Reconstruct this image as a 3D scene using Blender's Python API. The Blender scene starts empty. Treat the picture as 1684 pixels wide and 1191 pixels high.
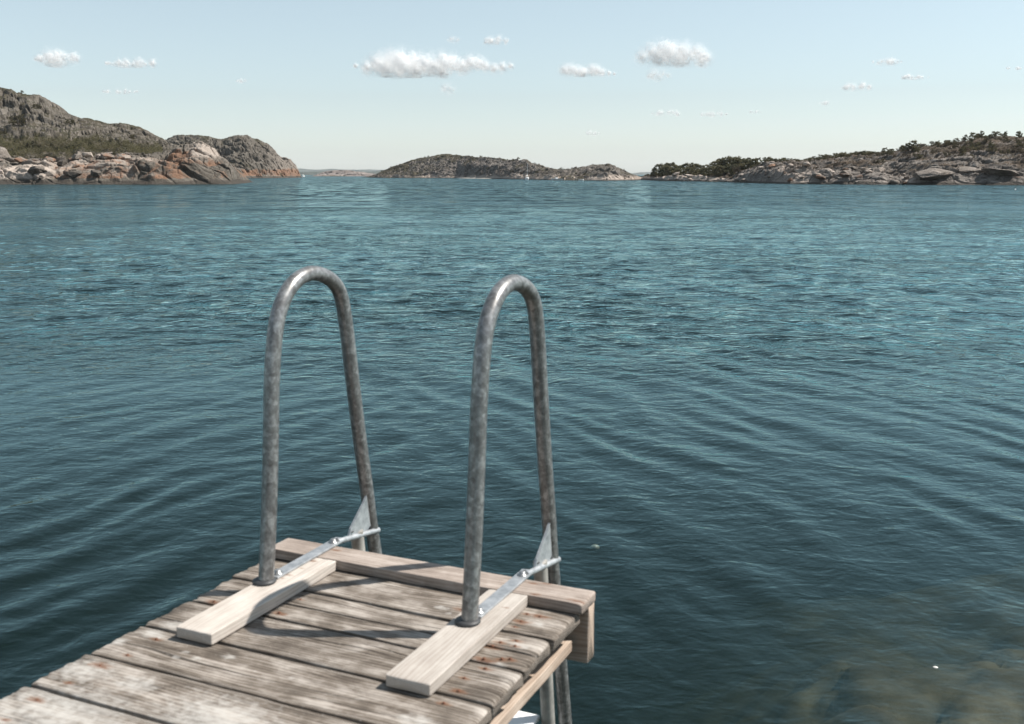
import bpy, math, random
import numpy as np
from mathutils import Vector

random.seed(7)
rng = np.random.default_rng(11)
scene = bpy.context.scene
COL = scene.collection

# ------------------------------------------------------------------ camera numbers
F_PX, CX, CY, HORIZON = 1700.0, 842.0, 595.5, 287.0
PITCH = math.atan((CY - HORIZON) / F_PX)
DECK = 1.05            # deck top above the water
EYE = DECK + 1.05      # camera above the water (water surface is z = 0)
HAZE, SKY, SUN, EXPOSURE = .00004, .0775, 4.15, 0.85

# ------------------------------------------------------------------ noise
def _hash(ix, iy, iz, k=0):
    h = (ix.astype(np.int64) * 374761393 + iy.astype(np.int64) * 668265263 +
         iz.astype(np.int64) * 2147483647 + k * 974634777) & 0xFFFFFFFF
    h = ((h ^ (h >> 13)) * 1274126177) & 0xFFFFFFFF
    h = ((h ^ (h >> 16)) * 2246822519) & 0xFFFFFFFF
    h = h ^ (h >> 15)
    return (h & 0xFFFFFF) / float(0xFFFFFF)

def vnoise(p, k=0):
    """value noise in -1..1 at the points p (n,3)"""
    i = np.floor(p); f = p - i
    i = i.astype(np.int64)
    f = f * f * f * (f * (f * 6 - 15) + 10)
    out = 0
    for dx in (0, 1):
        wx = f[:, 0] if dx else 1 - f[:, 0]
        for dy in (0, 1):
            wy = f[:, 1] if dy else 1 - f[:, 1]
            for dz in (0, 1):
                wz = f[:, 2] if dz else 1 - f[:, 2]
                out = out + wx * wy * wz * _hash(i[:, 0] + dx, i[:, 1] + dy, i[:, 2] + dz, k)
    return out * 2 - 1

def fbm(p, octs=4, k=0, gain=.5):
    a, s, tot = 1.0, 0, 0
    for o in range(octs):
        s = s + a * vnoise(p * (2.03 ** o) + 17.3 * o, k + o)
        tot += a; a *= gain
    return s / tot

def worley(p, k=0):
    """F1, F2 and the random value of the nearest cell"""
    i = np.floor(p).astype(np.int64)
    n = len(p)
    f1 = np.full(n, 9.0); f2 = np.full(n, 9.0); cid = np.zeros(n)
    for dx in (-1, 0, 1):
        for dy in (-1, 0, 1):
            for dz in (-1, 0, 1):
                c = (i[:, 0] + dx, i[:, 1] + dy, i[:, 2] + dz)
                q = np.stack([c[0] + _hash(*c, k + 1), c[1] + _hash(*c, k + 2), c[2] + _hash(*c, k + 3)], 1)
                d = np.sqrt(((q - p) ** 2).sum(1))
                near = d < f1
                f2 = np.where(near, f1, np.minimum(f2, d))
                cid = np.where(near, _hash(*c, k + 4), cid)
                f1 = np.where(near, d, f1)
    return f1, f2, cid

def sstep(a, b, x):
    t = np.clip((x - a) / (b - a), 0, 1)
    return t * t * (3 - 2 * t)

# ------------------------------------------------------------------ object helpers
def link(o, parent=None):
    COL.objects.link(o)
    if parent is not None:
        o.parent = parent
    return o

def tag(o, label=None, cat=None, group=None, kind=None):
    if label: o['label'] = label
    if cat: o['category'] = cat
    if group: o['group'] = group
    if kind: o['kind'] = kind
    return o

def thing(name, loc, label, cat, group=None, rz=0.0):
    o = bpy.data.objects.new(name, None)
    o.location = loc; o.rotation_euler = (0, 0, rz); o.empty_display_size = .2
    link(o)
    return tag(o, label, cat, group)

def mesh_np(name, V, Fq, mat, parent=None, smooth=True, attrs=None, colors=None):
    """V (n,3), Fq (m,3 or 4) -> one mesh object"""
    V = np.asarray(V, dtype=np.float32); Fq = np.asarray(Fq, dtype=np.int32)
    me = bpy.data.meshes.new(name)
    me.vertices.add(len(V)); me.vertices.foreach_set('co', V.ravel())
    k = Fq.shape[1]
    me.loops.add(Fq.size); me.loops.foreach_set('vertex_index', Fq.ravel())
    me.polygons.add(len(Fq))
    me.polygons.foreach_set('loop_start', np.arange(len(Fq), dtype=np.int32) * k)
    me.polygons.foreach_set('loop_total', np.full(len(Fq), k, dtype=np.int32))
    me.polygons.foreach_set('use_smooth', np.full(len(Fq), smooth, dtype=bool))
    for nm, a in (attrs or {}).items():
        at = me.attributes.new(nm, 'FLOAT_VECTOR', 'POINT')
        at.data.foreach_set('vector', np.asarray(a, dtype=np.float32).ravel())
    for nm, a in (colors or {}).items():
        at = me.attributes.new(nm, 'FLOAT_COLOR', 'POINT')
        at.data.foreach_set('color', np.asarray(a, dtype=np.float32).ravel())
    me.materials.append(mat)
    me.update(calc_edges=True); me.validate()
    return link(bpy.data.objects.new(name, me), parent)

def grid_faces(nr, nc, wrap=False):
    r = np.arange(nr - 1)[:, None]; c = np.arange(nc if wrap else nc - 1)[None, :]
    c2 = (c + 1) % nc
    return np.stack([r * nc + c, r * nc + c2, (r + 1) * nc + c2, (r + 1) * nc + c], -1).reshape(-1, 4)

class MB:
    """collects polygons of any size and links them as ONE mesh object"""
    def __init__(s): s.v = []; s.f = []; s.sm = []
    def add(s, v, f, smooth=False):
        b = len(s.v); s.v += [tuple(q) for q in v]; s.f += [[i + b for i in q] for q in f]; s.sm += [smooth] * len(f)
    def box(s, lo, hi, M=None):
        x0, y0, z0 = lo; x1, y1, z1 = hi
        v = [Vector(q) for q in ((x0, y0, z0), (x1, y0, z0), (x1, y1, z0), (x0, y1, z0), (x0, y0, z1), (x1, y0, z1), (x1, y1, z1), (x0, y1, z1))]
        if M is not None: v = [M(q) for q in v]
        s.add(v, [(3, 2, 1, 0), (4, 5, 6, 7), (0, 1, 5, 4), (1, 2, 6, 5), (2, 3, 7, 6), (3, 0, 4, 7)])
    def tube(s, path, rad, n=12, cap=True):
        path = [Vector(p) for p in path]
        rr = rad if isinstance(rad, (list, tuple)) else [rad] * len(path)
        t0 = (path[1] - path[0]).normalized()
        nrm = t0.orthogonal().normalized()
        V = []
        for i, p in enumerate(path):
            t = (path[min(i + 1, len(path) - 1)] - path[max(i - 1, 0)]).normalized()
            nrm = (nrm - t * nrm.dot(t)).normalized(); b = t.cross(nrm)
            for k in range(n):
                a = 2 * math.pi * k / n
                V.append(p + (nrm * math.cos(a) + b * math.sin(a)) * rr[i])
        f = [(i * n + k, i * n + (k + 1) % n, (i + 1) * n + (k + 1) % n, (i + 1) * n + k) for i in range(len(path) - 1) for k in range(n)]
        s.add(V, f, True)
        if cap:
            m = (len(path) - 1) * n
            s.add(V[:n], [tuple(range(n - 1, -1, -1))]); s.add(V[m:m + n], [tuple(range(n))])
    def lathe(s, c, prof, n=20):
        V = [(c[0] + r * math.cos(2 * math.pi * k / n), c[1] + r * math.sin(2 * math.pi * k / n), c[2] + z) for r, z in prof for k in range(n)]
        f = [(i * n + k, i * n + (k + 1) % n, (i + 1) * n + (k + 1) % n, (i + 1) * n + k) for i in range(len(prof) - 1) for k in range(n)]
        m = (len(prof) - 1) * n
        s.add(V, f + [tuple(range(m, m + n))], True)
    def build(s, name, mat, parent=None, bevel=0, seg=2):
        me = bpy.data.meshes.new(name); me.from_pydata(s.v, [], s.f)
        me.polygons.foreach_set('use_smooth', s.sm); me.materials.append(mat); me.update()
        o = link(bpy.data.objects.new(name, me), parent)
        if bevel:
            m = o.modifiers.new('bevel', 'BEVEL'); m.width = bevel; m.segments = seg; m.limit_method = 'ANGLE'
        return o

# ------------------------------------------------------------------ node helpers
class NT:
    def __init__(s, name):
        s.m = bpy.data.materials.new(name); s.m.use_nodes = True
        s.t = s.m.node_tree; s.t.nodes.clear()
        s.out = s.t.nodes.new('ShaderNodeOutputMaterial')
    def n(s, typ, ins=None, **kw):
        nd = s.t.nodes.new(typ)
        for k, v in kw.items(): setattr(nd, k, v)
        for k, v in (ins or {}).items():
            sock = nd.inputs[k]
            if hasattr(v, 'is_linked') or isinstance(v, bpy.types.NodeSocket): s.t.links.new(v, sock)
            else: sock.default_value = v
        return nd
    def math(s, op, a, b=0.0, clamp=False):
        return s.n('ShaderNodeMath', {0: a, 1: b}, operation=op, use_clamp=clamp).outputs[0]
    def mix(s, fac, a, b, blend='MIX'):
        nd = s.t.nodes.new('ShaderNodeMix'); nd.data_type = 'RGBA'; nd.blend_type = blend
        for sock, v in ((nd.inputs['Factor'], fac), (nd.inputs[6], a), (nd.inputs[7], b)):
            if isinstance(v, bpy.types.NodeSocket): s.t.links.new(v, sock)
            elif isinstance(v, (int, float)): sock.default_value = v
            else: sock.default_value = (*v, 1) if len(v) == 3 else v
        return nd.outputs[2]
    def noise(s, vec, scale, detail=4, rough=.55, dist=0, out=0):
        return s.n('ShaderNodeTexNoise', {'Vector': vec, 'Scale': scale, 'Detail': detail, 'Roughness': rough, 'Distortion': dist}).outputs[out]
    def ramp(s, fac, stops, out=0):
        nd = s.n('ShaderNodeValToRGB', {0: fac}); cr = nd.color_ramp
        while len(cr.elements) < len(stops): cr.elements.new(.5)
        for e, (p, c) in zip(cr.elements, stops):
            e.position = p; e.color = (c, c, c, 1) if isinstance(c, (int, float)) else (*c, 1)
        return nd.outputs[out]
    def rng(s, v, a, b, c=0.0, d=1.0):
        return s.n('ShaderNodeMapRange', {'Value': v, 'From Min': a, 'From Max': b, 'To Min': c, 'To Max': d}).outputs[0]
    def vmul(s, v, k):
        return s.n('ShaderNodeVectorMath', {0: v, 1: k}, operation='MULTIPLY').outputs[0]
    def vadd(s, v, k):
        return s.n('ShaderNodeVectorMath', {0: v, 1: k}, operation='ADD').outputs[0]
    def attr(s, nm, out='Vector'):
        return s.n('ShaderNodeAttribute', attribute_name=nm).outputs[out]
    def sep(s, v):
        return s.n('ShaderNodeSeparateXYZ', {0: v}).outputs
    def bump(s, h, strength=1, dist=.01, normal=None):
        ins = {'Height': h, 'Strength': strength, 'Distance': dist}
        if normal is not None: ins['Normal'] = normal
        return s.n('ShaderNodeBump', ins).outputs[0]
    def bsdf(s, **kw):
        return s.n('ShaderNodeBsdfPrincipled', {k.replace('_', ' '): v for k, v in kw.items()}).outputs[0]
    def done(s, surf=None, vol=None):
        if surf is not None: s.t.links.new(surf, s.out.inputs['Surface'])
        if vol is not None: s.t.links.new(vol, s.out.inputs['Volume'])
        return s.m
    def pos(s): return s.n('ShaderNodeNewGeometry').outputs['Position']
    def obj(s): return s.n('ShaderNodeTexCoord').outputs['Object']

def simple(name, col, rough=.6, metal=0.0, var=.25, scale=8):
    m = NT(name); p = m.obj()
    c = m.mix(m.rng(m.noise(p, scale, 5), .3, .7), tuple(x * (1 - var) for x in col), tuple(min(1, x * (1 + var)) for x in col))
    return m.done(m.bsdf(Base_Color=c, Roughness=rough, Metallic=metal))

# ------------------------------------------------------------------ materials
def wood(name, dark, mid, light, grain=1.0, weather=1.0):
    """bco = (metres along the board, metres across it, seed); stain = (rust, pale lichen, 0)"""
    m = NT(name)
    b = m.attr('bco'); st = m.sep(m.attr('stain'))
    seed = m.sep(b)[2]
    warp = m.noise(m.vmul(b, (2.2, 9, 1)), 1, 2, .5, 0, 1)
    w = m.vadd(b, m.vmul(warp, (0, .05, 0)))
    fine = m.noise(m.vmul(w, (5, 260, 13)), 1, 5, .65)
    streak = m.noise(m.vmul(w, (2.2, 62, 7)), 1, 4, .6)
    ring = m.n('ShaderNodeTexWave', {'Vector': m.vmul(w, (.5, 20, 3)), 'Scale': 1.6, 'Distortion': 5, 'Detail': 3, 'Detail Scale': 1.2}, bands_direction='Y').outputs[1]
    blot = m.noise(m.vadd(m.vmul(b, (9, 16, 5)), (3.1, 8.2, 0)), 1, 5, .62)
    g = m.math('ADD', m.math('MULTIPLY', streak, .36), m.math('ADD', m.math('MULTIPLY', fine, .26), m.math('ADD', m.math('MULTIPLY', ring, .1), m.math('MULTIPLY', blot, .28))))
    c = m.ramp(g, [(.37, dark), (.5, mid), (.62, light)])
    tone = m.n('ShaderNodeTexWhiteNoise', {'W': seed}, noise_dimensions='1D').outputs[0]
    c = m.mix(1.0, c, m.ramp(tone, [(0, (.8, .78, .76)), (.5, (1, .97, .94)), (1, (1.12, 1.1, 1.08))]), 'MULTIPLY')
    c = m.mix(m.math('MULTIPLY', m.rng(blot, .5, .72), .55 * weather), c, tuple(min(1, x * 1.35 + .03) for x in light))
    c = m.mix(m.math('MULTIPLY', m.rng(blot, .47, .3), .5 * weather), c, tuple(x * .75 for x in dark))
    crackn = m.noise(m.vmul(w, (1.6, 120, 11)), 1, 3, .5)
    crack = m.math('MULTIPLY', m.rng(crackn, .635, .69), weather)
    c = m.mix(m.math('MULTIPLY', crack, .75), c, tuple(x * .35 for x in dark))
    spk = m.noise(m.vmul(b, (110, 150, 9)), 1, 3, .6)
    pale = m.math('MULTIPLY', m.rng(m.math('ADD', st[1], m.math('MULTIPLY', m.math('SUBTRACT', m.noise(m.vmul(b, (45, 60, 9)), 1, 4, .6), .5), 1.1)), .4, .85), .7)
    c = m.mix(pale, c, (.46, .44, .41))
    c = m.mix(m.math('MULTIPLY', m.rng(spk, .64, .74), .35 * weather), c, (.5, .48, .45))
    rust = m.rng(m.math('ADD', st[0], m.math('MULTIPLY', m.math('SUBTRACT', m.noise(m.vmul(b, (60, 110, 9)), 1, 4, .6), .5), 1.1)), .3, .9)
    c = m.mix(m.math('MULTIPLY', rust, .85), c, m.mix(m.rng(st[0], .5, 1.0), (.2, .105, .06), (.105, .045, .024)))
    h = m.math('SUBTRACT', m.math('ADD', m.math('MULTIPLY', streak, .6), m.math('MULTIPLY', fine, .5)), m.math('MULTIPLY', crack, 1.2))
    nrm = m.bump(h, .55 * grain, .004)
    return m.done(m.bsdf(Base_Color=c, Roughness=.82, Normal=nrm, Specular_IOR_Level=.25))

M = {}
M['deck'] = wood('weathered_deck_wood', (.054, .043, .034), (.15, .128, .108), (.325, .295, .265))
M['fresh'] = wood('pale_sawn_wood', (.35, .31, .28), (.465, .43, .395), (.54, .51, .475), .5, .2)
M['edge'] = wood('greyed_board_wood', (.19, .155, .132), (.30, .255, .225), (.40, .35, .315), .8, .6)
M['beam'] = wood('pinkish_beam_wood', (.25, .19, .15), (.37, .30, .245), (.46, .39, .33), .6, .35)

def galv():
    m = NT('galvanised_steel'); p = m.obj()
    n1 = m.noise(m.vmul(p, (1, 1, .6)), 85, 6, .72); n2 = m.noise(p, 90, 4, .6)
    sp = m.n('ShaderNodeTexVoronoi', {'Vector': p, 'Scale': 70}, feature='F1').outputs['Color']
    spk = m.sep(sp)[0]
    v = m.math('ADD', m.math('MULTIPLY', n1, .62), m.math('ADD', m.math('MULTIPLY', n2, .22), m.math('MULTIPLY', spk, .16)))
    c = m.ramp(v, [(.3, (.085, .08, .076)), (.5, (.2, .198, .196)), (.7, (.42, .42, .415))])
    r = m.rng(n1, .3, .7, .46, .28)
    nrm = m.bump(n2, .12, .002)
    return m.done(m.bsdf(Base_Color=c, Roughness=r, Metallic=.56, Normal=nrm))
M['galv'] = galv()
M['galv_low'] = simple('salt_greyed_steel', (.33, .315, .29), .6, .25, .3, 30)

def zinc():
    m = NT('zinc_plate'); p = m.obj()
    n1 = m.noise(p, 40, 6, .7)
    c = m.ramp(n1, [(.3, (.22, .235, .25)), (.5, (.36, .375, .39)), (.7, (.5, .51, .52))])
    return m.done(m.bsdf(Base_Color=c, Roughness=.5, Metallic=.55, Normal=m.bump(n1, .1, .002)))
M['zinc'] = zinc()
M['bolt'] = simple('bolt_steel', (.3, .3, .3), .4, .8, .3, 60)
M['rubber'] = simple('dark_rubber', (.035, .036, .038), .55, 0, .3, 60)
M['rust'] = simple('rusty_iron', (.13, .055, .03), .8, .2, .4, 200)

def rock(name, dark, mid, light, scale=1.0, veg_a=(.036, .034, .019), veg_b=(.065, .053, .036)):
    """cov = (heath and moss, orange staining, dark tide band, bleached rock)"""
    m = NT(name); p = m.pos()
    cov = m.attr('cov', 'Color'); cv = m.n('ShaderNodeSeparateColor', {0: cov}).outputs
    alpha = m.attr('cov', 'Alpha')
    a = m.noise(p, .16 / scale, 6, .62); b = m.noise(p, 1.1 / scale, 5, .65)
    q = m.vmul(p, (.35, .35, 1.6))
    strata = m.noise(q, 1.0 / scale, 5, .6, .6)
    v = m.math('ADD', m.math('MULTIPLY', a, .45), m.math('ADD', m.math('MULTIPLY', b, .35), m.math('MULTIPLY', strata, .2)))
    c = m.ramp(v, [(.36, dark), (.5, mid), (.64, light)])
    c = m.mix(m.math('MULTIPLY', m.rng(m.noise(p, .45 / scale, 5, .7), .56, .68), .5), c, tuple(x * 1.3 for x in light))
    c = m.mix(alpha, c, m.mix(b, (.29, .242, .205), (.45, .385, .335)))
    org = m.rng(m.math('ADD', cv[1], m.math('MULTIPLY', m.math('SUBTRACT', m.noise(p, .55 / scale, 5, .65), .5), 1.5)), .42, .7)
    c = m.mix(m.math('MULTIPLY', org, .8), c, m.mix(b, (.12, .062, .038), (.27, .15, .092)))
    tide = m.rng(m.math('ADD', cv[2], m.math('MULTIPLY', m.math('SUBTRACT', b, .5), .8)), .4, .65)
    c = m.mix(m.math('MULTIPLY', tide, .85), c, (.05, .043, .036))
    vg = m.rng(m.math('ADD', cv[0], m.math('MULTIPLY', m.math('SUBTRACT', m.noise(p, .8 / scale, 5, .7), .5), 1.2)), .4, .62)
    c = m.mix(vg, c, m.mix(m.rng(m.noise(p, .3 / scale, 4), .35, .65), veg_a, veg_b))
    nrm = m.bump(m.math('ADD', b, m.math('MULTIPLY', m.noise(p, 4 / scale, 4, .7), .4)), .8, .45 * scale)
    return m.done(m.bsdf(Base_Color=c, Roughness=.9, Normal=nrm, Specular_IOR_Level=.2))
M['rock'] = rock('coastal_granite', (.043, .036, .029), (.095, .083, .069), (.172, .153, .133))
M['rock_far'] = rock('distant_granite', (.055, .047, .041), (.118, .104, .093), (.215, .195, .178), 1.6)
M['rock_right'] = rock('pale_shore_granite', (.06, .051, .045), (.13, .114, .102), (.25, .226, .204), 1.0, (.05, .04, .027), (.09, .066, .049))
M['islet'] = rock('far_islet_rock', (.1, .085, .077), (.17, .145, .135), (.25, .22, .2), 4, (.09, .08, .06), (.13, .11, .09))
M['hill'] = rock('far_forested_hill', (.04, .05, .045), (.06, .07, .06), (.085, .09, .08), 12)
M['boulder'] = rock('loose_boulder_rock', (.07, .058, .048), (.16, .137, .118), (.29, .253, .222), .45)

def foliage(name, a, b, c2, trans=.42):
    m = NT(name)
    r = m.n('ShaderNodeObjectInfo').outputs['Random']
    t = m.sep(m.attr('leaf'))[0]
    c = m.ramp(m.math('ADD', m.math('MULTIPLY', t, .75), m.math('MULTIPLY', r, .25)), [(.1, a), (.5, b), (.9, c2)])
    d = m.n('ShaderNodeBsdfDiffuse', {'Color': c, 'Roughness': .5}).outputs[0]
    tr = m.n('ShaderNodeBsdfTranslucent', {'Color': c}).outputs[0]
    return m.done(m.n('ShaderNodeMixShader', {0: trans, 1: d, 2: tr}).outputs[0])
M['pine'] = foliage('pine_needles', (.08, .078, .047), (.13, .122, .074), (.2, .178, .108))
M['shrub'] = foliage('shrub_leaves', (.06, .054, .035), (.1, .09, .056), (.145, .127, .082))
M['brown'] = foliage('bare_twigs', (.065, .052, .04), (.105, .087, .067), (.16, .133, .108))
M['scrub'] = foliage('scrub_twigs', (.088, .075, .048), (.145, .13, .076), (.205, .195, .092))
M['bark'] = simple('bark', (.09, .07, .055), .9, 0, .3, 3)
M['white'] = simple('white_gelcoat', (.78, .78, .77), .3, 0, .04, 2)
M['sail'] = simple('sail_cloth', (.74, .73, .70), .7, 0, .05, 2)
M['glass'] = simple('tinted_windscreen', (.03, .04, .045), .1, 0, .1, 2)
M['mast'] = simple('aluminium_mast', (.6, .6, .6), .35, .6, .1, 2)
M['sand'] = simple('pale_sand', (.38, .335, .285), .95, 0, .12, .3)
M['shell'] = simple('white_shell', (.5, .49, .46), .5, 0, .1, 80)
M['jelly'] = simple('pale_jelly', (.17, .175, .13), .4, 0, .2, 60)

def cloud_mat():
    m = NT('cloud_vapour')
    d = m.n('ShaderNodeBsdfDiffuse', {'Color': (.97, .97, .97, 1)}).outputs[0]
    t = m.n('ShaderNodeBsdfTranslucent', {'Color': (.97, .97, .97, 1)}).outputs[0]
    return m.done(m.n('ShaderNodeMixShader', {0: .5, 1: d, 2: t}).outputs[0])
M['cloud'] = cloud_mat()

def water_mat():
    m = NT('sea_water'); p = m.pos()
    flat = m.vmul(p, (1, 1, 0))
    xyz = m.sep(p)
    # wind reaches the open water; the strip along the shore lies sheltered
    gust = m.noise(m.vmul(flat, (.05, .11, 1)), 1, 4, .6)
    open_ = m.rng(m.math('ADD', xyz[1], m.math('MULTIPLY', m.math('SUBTRACT', gust, .5), 14)), 8.5, 17)
    amp = m.math('MULTIPLY', m.rng(gust, .33, .66, .6, 1.2), m.rng(open_, 0, 1, .3, 1.0))
    w2 = m.noise(m.vadd(m.vmul(flat, (4.2, 5.6, 1)), (7.7, 2.1, 0)), 1.0, 3, .55, .3)
    w3 = m.noise(m.vadd(m.vmul(flat, (13, 16, 1)), (1.7, 9.1, 0)), 1.0, 2, .5)
    h = m.math('ADD', m.math('MULTIPLY', w2, .05), m.math('MULTIPLY', w3, .011))
    nb = m.bump(m.math('MULTIPLY', h, amp), 1.0, 1.0)
    # wind chop of the open water: facet slopes, with a tilt toward the viewer added to dim reflections
    s1 = m.sep(m.noise(m.vmul(flat, (2.6, 4.2, 1)), 1.0, 3, .66, 0, 1))
    s2 = m.sep(m.noise(m.vadd(m.vmul(flat, (.7, 1.3, 1)), (3.3, 1.9, 0)), 1.0, 3, .6, 0, 1))
    s3 = m.sep(m.noise(m.vadd(m.vmul(flat, (.24, .6, 1)), (5.1, 8.7, 0)), 1.0, 4, .66, 0, 1))
    s4 = m.sep(m.noise(m.vadd(m.vmul(flat, (.7, .2, 1)), (2.1, 4.7, 0)), 1.0, 4, .62, 0, 1))
    away = m.rng(xyz[1], 25, 80)
    afar = m.rng(xyz[1], 40, 130)
    sx = m.math('ADD', m.math('SUBTRACT', s1[0], .5), m.math('MULTIPLY', m.math('SUBTRACT', s2[0], .5), .6))
    sy = m.math('ADD', m.math('SUBTRACT', s1[1], .5), m.math('MULTIPLY', m.math('SUBTRACT', s2[1], .5), .7))
    sy = m.math('ADD', m.math('MULTIPLY', m.math('ADD', sy, m.math('MULTIPLY', m.math('MULTIPLY', m.math('SUBTRACT', s3[1], .5), away), 1.5)), .8), m.math('ADD', m.math('MULTIPLY', m.math('MULTIPLY', m.math('SUBTRACT', s4[1], .5), afar), 1.9), m.rng(away, 0, 1, .06, .17)))
    k = m.math('MULTIPLY', m.rng(gust, .33, .66, .58, .95), m.rng(open_, 0, 1, .06, 1.0))
    sv = m.n('ShaderNodeCombineXYZ', {0: m.math('MULTIPLY', m.math('MULTIPLY', sx, .7), k), 1: m.math('MULTIPLY', m.math('MULTIPLY', sy, -1.0), k), 2: 0.0}).outputs[0]
    nrm = m.n('ShaderNodeVectorMath', {0: m.n('ShaderNodeVectorMath', {0: nb, 1: sv}, operation='ADD').outputs[0]}, operation='NORMALIZE').outputs[0]
    fr = m.n('ShaderNodeFresnel', {'IOR': 1.333, 'Normal': nrm}).outputs[0]
    gl = m.n('ShaderNodeBsdfGlossy', {'Color': (.70, .97, 1, 1), 'Roughness': .025, 'Normal': nrm}).outputs[0]
    tr = m.n('ShaderNodeBsdfTransparent', {'Color': (.96, 1, 1, 1)}).outputs[0]
    df = m.n('ShaderNodeBsdfDiffuse', {'Color': (.012, .027, .017, 1)}).outputs[0]
    body = m.n('ShaderNodeMixShader', {0: .2, 1: tr, 2: df}).outputs[0]
    surf = m.n('ShaderNodeMixShader', {0: fr, 1: body, 2: gl}).outputs[0]
    vol = m.n('ShaderNodeVolumeAbsorption', {'Color': (.52, .56, .50, 1), 'Density': 1.2}).outputs[0]
    return m.done(surf, vol)
M['water'] = water_mat()

def bed_mat():
    m = NT('seabed_rock'); p = m.pos()
    a = m.noise(p, 1.6, 6, .65)
    c = m.ramp(a, [(.3, (.08, .058, .04)), (.5, (.19, .142, .1)), (.7, (.33, .255, .185))])
    return m.done(m.bsdf(Base_Color=c, Roughness=.9, Normal=m.bump(a, .6, .05)))
M['bed'] = bed_mat()

# ------------------------------------------------------------------ water and seabed
def polar(rs, th):
    R, T = np.meshgrid(rs, th, indexing='ij')
    return (R * np.sin(T)).ravel(), (R * np.cos(T)).ravel()

th = np.concatenate([np.radians(np.linspace(-180, -50, 27)[:-1]), np.radians(np.linspace(-50, 50, 980)), np.radians(np.linspace(50, 180, 27)[1:-1])])
rs = np.concatenate([[.02, .8], np.geomspace(1.5, 70, 930), np.geomspace(72, 14000, 70)])
X, Y = polar(rs, th)
Rr = np.hypot(X, Y)

def train(X, Y, deg, spread, l0, l1, n, slope, seed):
    """sum of n sine waves travelling about deg, wavelength l0..l1, rms slope"""
    g = np.random.default_rng(seed)
    z = np.zeros_like(X)
    for k in range(n):
        a = math.radians(deg + g.normal() * spread); lam = math.exp(g.uniform(math.log(l0), math.log(l1)))
        kk = 2 * math.pi / lam; amp = slope * math.sqrt(2 / n) / kk
        ph = kk * (X * math.cos(a) + Y * math.sin(a)) + g.uniform(0, 6.28)
        z += amp * (np.cos(ph) + .2 * np.cos(2 * ph))
    return z

near = Rr < 75
xn, yn = X[near], Y[near]
P2 = np.stack([xn, yn, np.zeros_like(xn)], 1)
patch = fbm(P2 * .13, 3, 31); patch2 = fbm(P2 * np.array([.3, .22, 0]), 3, 37)
wob = .35 * fbm(P2 * .35, 3, 41)
side = sstep(-2.2, 1.6, xn + .06 * yn + wob * 2)
calm = 1 - sstep(9.5, 17, yn + 3.5 * patch)
xw, yw = xn + .22 * fbm(P2 * .6, 2, 51), yn + .22 * fbm(P2 * .6, 2, 57)
zr = train(xw, yw, 24, 10, .32, .8, 36, .058, 1)
zl = train(xw, yw, 155, 11, .32, .75, 36, .05, 2)
small = train(xw, yw, 60, 35, .2, .42, 26, .026, 3)
mid_ = train(xw, yw, 55, 16, .35, 1.0, 30, .05, 4) * sstep(-.5, .35, patch2 + .3) + train(xw, yw, 118, 16, .35, .9, 30, .045, 5) * (1 - side * .6)
far_ = train(xw, yw, 88, 30, .5, 1.8, 40, .045, 6)
lin = np.clip(1.25 - yn / 42, .05, 1)
Z = np.zeros_like(X)
Z[near] = (zr * side * (.55 + .9 * sstep(-.4, .4, patch2)) + zl * (1 - side) * (.6 + .8 * sstep(-.4, .4, -patch2))) * (.25 + .75 * calm) * np.clip(1.3 - yn / 26, 0, 1) \
    + small * np.clip(1.2 - yn / 14, 0, 1) * (.35 + .5 * sstep(-.3, .5, patch)) + mid_ * (1 - calm * .85) * np.clip(1.4 - yn / 36, 0, 1) + far_ * (1 - calm * .9) * np.clip(1.5 - yn / 60, 0, 1)
water = mesh_np('water', np.stack([X, Y, Z], 1), grid_faces(len(rs), len(th), True), M['water'])
tag(water, kind='structure')
print('water up', water.data.polygons[60000].normal.z)

th2 = np.concatenate([np.radians(np.linspace(-180, -55, 20)[:-1]), np.radians(np.linspace(-55, 55, 330)), np.radians(np.linspace(55, 180, 20)[1:-1])])
rs2 = np.concatenate([[.02, .8], np.geomspace(1.5, 30, 240), np.geomspace(33, 14500, 20)])
X, Y = polar(rs2, th2)
P2 = np.stack([X, Y, np.zeros_like(X)], 1)
f1, f2, cid = worley(P2 * 2.3, 5)
g1, g2, gid = worley(P2 * 5.2, 9)
away = (Y - 3.95) - (X - 2.1) * .5 + .5 * fbm(P2 * .8, 3, 3)
shelf = sstep(5.5, 1.5, away)
Z = -.34 - .33 * np.log1p(np.exp(np.clip(away * 2.2, -20, 20))) / 2.2 - .42 * np.clip(1.3 - X + .12 * Y, 0, 12)
Z = np.maximum(Z, -4.6 - .1 * np.clip(away, 0, 20)) + .3 * fbm(P2 * .5, 4, 8) * sstep(60, 10, np.hypot(X, Y))
lump = (.15 * np.sqrt(np.clip(1 - (f1 / .75) ** 2, 0, 1)) * (.4 + .6 * cid) + .06 * np.sqrt(np.clip(1 - (g1 / .75) ** 2, 0, 1)))
Z = Z + lump * shelf
Z = np.minimum(Z, -.2)
bed = mesh_np('seabed', np.stack([X, Y, Z], 1), grid_faces(len(rs2), len(th2), True), M['bed'])
tag(bed, kind='structure')

# ------------------------------------------------------------------ rocky coast
cp, sp_ = math.cos(PITCH), math.sin(PITCH)
def bearing(px): return (np.asarray(px, float) - CX) / F_PX * cp          # x / y of a bearing near the horizon
def height(py, d):
    dy = (CY - np.asarray(py, float)) / F_PX
    return EYE + d * (-sp_ + dy * cp) / (cp + dy * sp_)
def curve(pts, px):
    pts = np.array(pts, float)
    return np.interp(px, pts[:, 0], pts[:, 1])

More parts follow.
